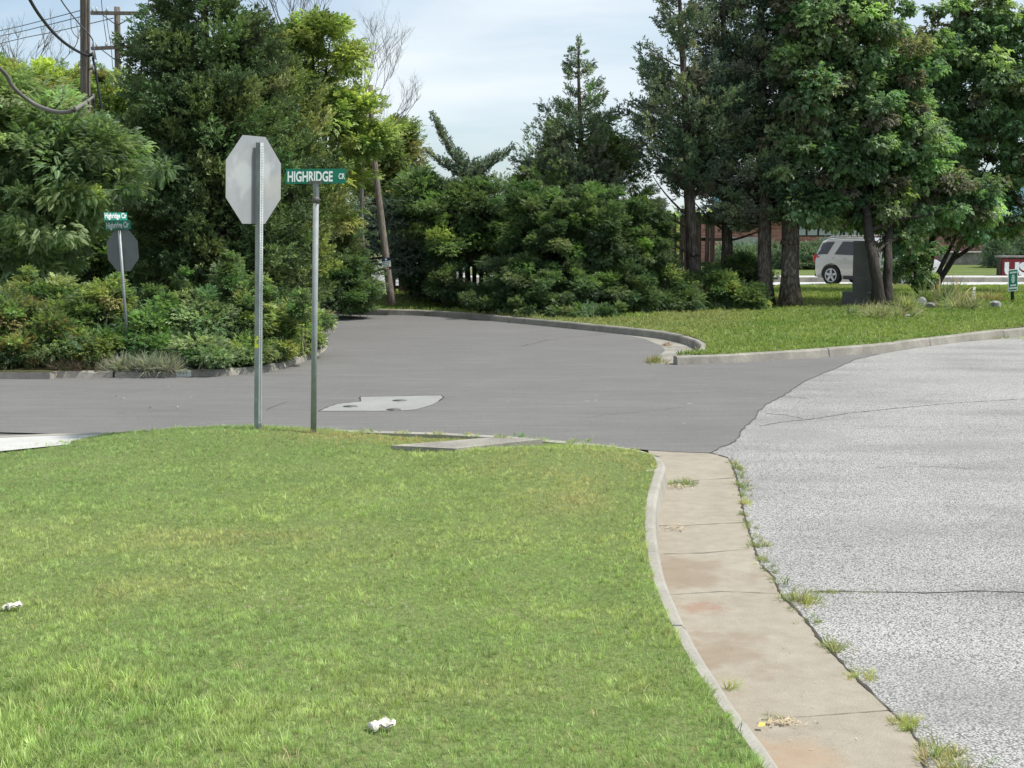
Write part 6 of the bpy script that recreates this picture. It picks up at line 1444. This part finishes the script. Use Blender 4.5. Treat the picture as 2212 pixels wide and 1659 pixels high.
# garden bed plants
pt = [(0.12, 0.16, 0.06), (0.20, 0.20, 0.10), (0.26, 0.22, 0.12)]
weed('arching strappy grass before the two leaning trunks', 1905, 678, 110, 34, 60, pt, .25, tp=BLADE, name='ornamental_grass', cat='plant', group='strappy garden plants', dep=.9)
weed('upright iris-like leaves right of the two trunks', 1958, 668, 40, 46, 26, [(0.12, 0.18, 0.05), (0.22, 0.24, 0.09)], .25, tp=BLADE, name='iris_plant', cat='plant', group='strappy garden plants', dep=.3, spread=.25)
weed('broad pale leaves at the left foot of the monument bed', 1843, 676, 26, 28, 9, [(0.16, 0.20, 0.10)], .25, tp=BLADE, name='iris_plant', cat='plant', group='strappy garden plants', dep=.2, spread=.4)
weed('rusty orange brown strap leaves left of the green plate sign', 2135, 650, 62, 28, 40, [(0.24, 0.15, 0.05), (0.16, 0.17, 0.06), (0.28, 0.2, 0.09)], .25, tp=BLADE, name='iris_plant', cat='plant', group='strappy garden plants', dep=.5, spread=.35)
weed('tall thin stalks under the spreading tree', 2040, 650, 90, 62, 24, pt, .25, tp=BLADE, name='ornamental_grass', cat='plant', group='strappy garden plants', dep=.9, spread=.3)
weed('tall wispy grass right of the rocks', 2080, 662, 70, 40, 50, pt, .25, tp=BLADE, name='ornamental_grass', cat='plant', group='strappy garden plants', dep=.8)

# paper scraps in the lawn
def scrap(label, u, v, wd, ht, seed, rise=.03, crease=.012):
    b = Vector(P(u, v, .19)); b.z = near_z(b.x, b.y) + .034; s = SCL(b.y); w2, h2 = wd / s / 2, ht * .8 / s; r = random.Random(seed); NX, NY = 16, 9; vs = []
    for j in range(NY + 1):
        for i in range(NX + 1):
            p, q = i / NX * 2 - 1, j / NY * 2 - 1; e = 1 - .16 * abs(q) ** 2 - .1 * r.random() * (abs(q) > .9); x = p * w2 * e; y = q * h2 * (1 - .38 * abs(p) ** 2.2) + .012 * math.sin(5 * p + seed)
            z = rise * (1 - p * p) ** .6 * (1 - .7 * q * q) + crease * math.sin(7 * p + 2 * q + seed) * math.cos(3 * q) + r.uniform(-.3, .3) * crease + .25 * w2 * p * .5
            vs.append(b + Vector((x, y, z + q * h2 * .12)))
    fs = [(j * (NX + 1) + i, j * (NX + 1) + i + 1, (j + 1) * (NX + 1) + i + 1, (j + 1) * (NX + 1) + i) for j in range(NY) for i in range(NX)]
    n0 = len(vs); vs += [v_ - Vector((0, 0, .008)) for v_ in vs]; fs += [tuple(a + n0 for a in f)[::-1] for f in fs]
    mb = MB(); mb.add(vs, fs, 0, False); o = mb.build('paper_scrap', M['paper']); return tag(o, label, 'litter', 'white scraps in the lawn')
scrap('crumpled white scrap lying low in the middle of the lawn near the bottom', 825, 1578, 64, 22, 1, .008, .006)
scrap('small torn white scrap at the left edge of the lawn', 27, 1310, 46, 14, 5, .008, .006)
# clover blossoms
cl = [(608, 1271), (610, 1290), (570, 1292), (581, 1320), (650, 1310), (781, 1300), (796, 1304), (804, 1302), (844, 1308), (871, 1297), (878, 1305), (745, 1268), (653, 1348), (645, 1340), (450, 1309), (538, 1308), (585, 1394), (1014, 1524), (883, 1382)]
proto = None
for (u, v) in cl:
    b = Vector(P(u, v, .2)); b.z = near_z(b.x, b.y) + .042
    if proto is None:
        mb = MB(); rr_ = random.Random(2)
        for k in range(26):
            a, e = rr_.uniform(0, 6.28), rr_.uniform(-.3, 1.4); d = Vector((math.cos(a) * math.cos(e), math.sin(a) * math.cos(e), math.sin(e))); mb.tube([d * .002, d * .007], [.0022, .0008], 4)
        proto = mb.build('clover_blossom', M['clover'], loc=b); o = proto
    else:
        o = proto.copy(); COL.objects.link(o); o.location = b
    tag(o, 'tiny white clover blossom standing in the lawn', 'flower', 'clover blossoms in the lawn')

# litter in the gutter and on the road
def litter(label, spots, n, sz, mt, z, name='leaf_litter'):
    mb = MB()
    for (u, v, ru, rv) in spots:
        for k in range(n):
            p = Vector(P(u + random.gauss(0, .5) * ru, v + random.gauss(0, .5) * rv, z)); a = random.uniform(0, 6.28); l = sz * random.uniform(.5, 1.6); w_ = l * random.uniform(.06, .22)
            d = Vector((math.cos(a), math.sin(a), random.uniform(-.1, .35))); s = Vector((-math.sin(a), math.cos(a), random.uniform(-.3, .3))); p.z += random.uniform(.003, .014)
            mb.add([p - d * l, p + s * w_, p + d * l, p - s * w_], [(0, 1, 2, 3)])
    o = mb.build(name, mt); return tag(o, label, 'litter', kind='stuff')
litter('dry straw heaped on the gutter joints beside the kerb', [(1460, 1140, 26, 8), (1470, 1052, 30, 6), (1690, 1562, 44, 8)], 90, .016, M['straw'], .004)
litter('brown dead leaves along the shaded far kerb', [(830, 677, 90, 1.5), (1010, 683, 60, 2), (1100, 690, 40, 2), (1440, 744, 12, 5)], 60, .05, M['litter'], .01)
litter('dark crumbs and bark bits scattered over the gutter', [(1540, 1200, 90, 120), (1700, 1420, 120, 120), (1810, 1560, 120, 90), (1520, 1060, 50, 30)], 34, .006, M['debris'], .003, 'debris')
litter('pale stalks and chips scattered on gutter and kerb', [(1560, 1340, 60, 70), (1740, 1470, 70, 60), (1790, 1600, 90, 60)], 14, .010, M['straw'], .003, 'debris')
litter('few leaves and chips on the dark road', [(1290, 860, 60, 10), (1100, 850, 200, 26), (400, 860, 240, 30), (1500, 880, 120, 30)], 9, .03, M['straw'], .012, 'debris')
litter('dark stones on the road by the lawn', [(320, 880, 60, 16), (1480, 900, 120, 30), (1900, 1000, 160, 200)], 8, .02, M['debris'], .012, 'debris')
mb = MB(); b = Vector(P(1645, 1568, .02)); mb.add([b + Vector((-.018, -.01, 0)), b + Vector((.012, -.014, .004)), b + Vector((.02, .012, .012)), b + Vector((-.008, .016, .01))], [(0, 1, 2, 3)]); o = mb.build('leaf', mat('yellow_leaf', (0.6, 0.48, 0.12), .7)); tag(o, 'yellow fallen leaf against the kerb, low in the gutter', 'leaf')

for o in list(SC.objects):
    if o.type == 'EMPTY' and o.parent is None and not o.children: bpy.data.objects.remove(o)
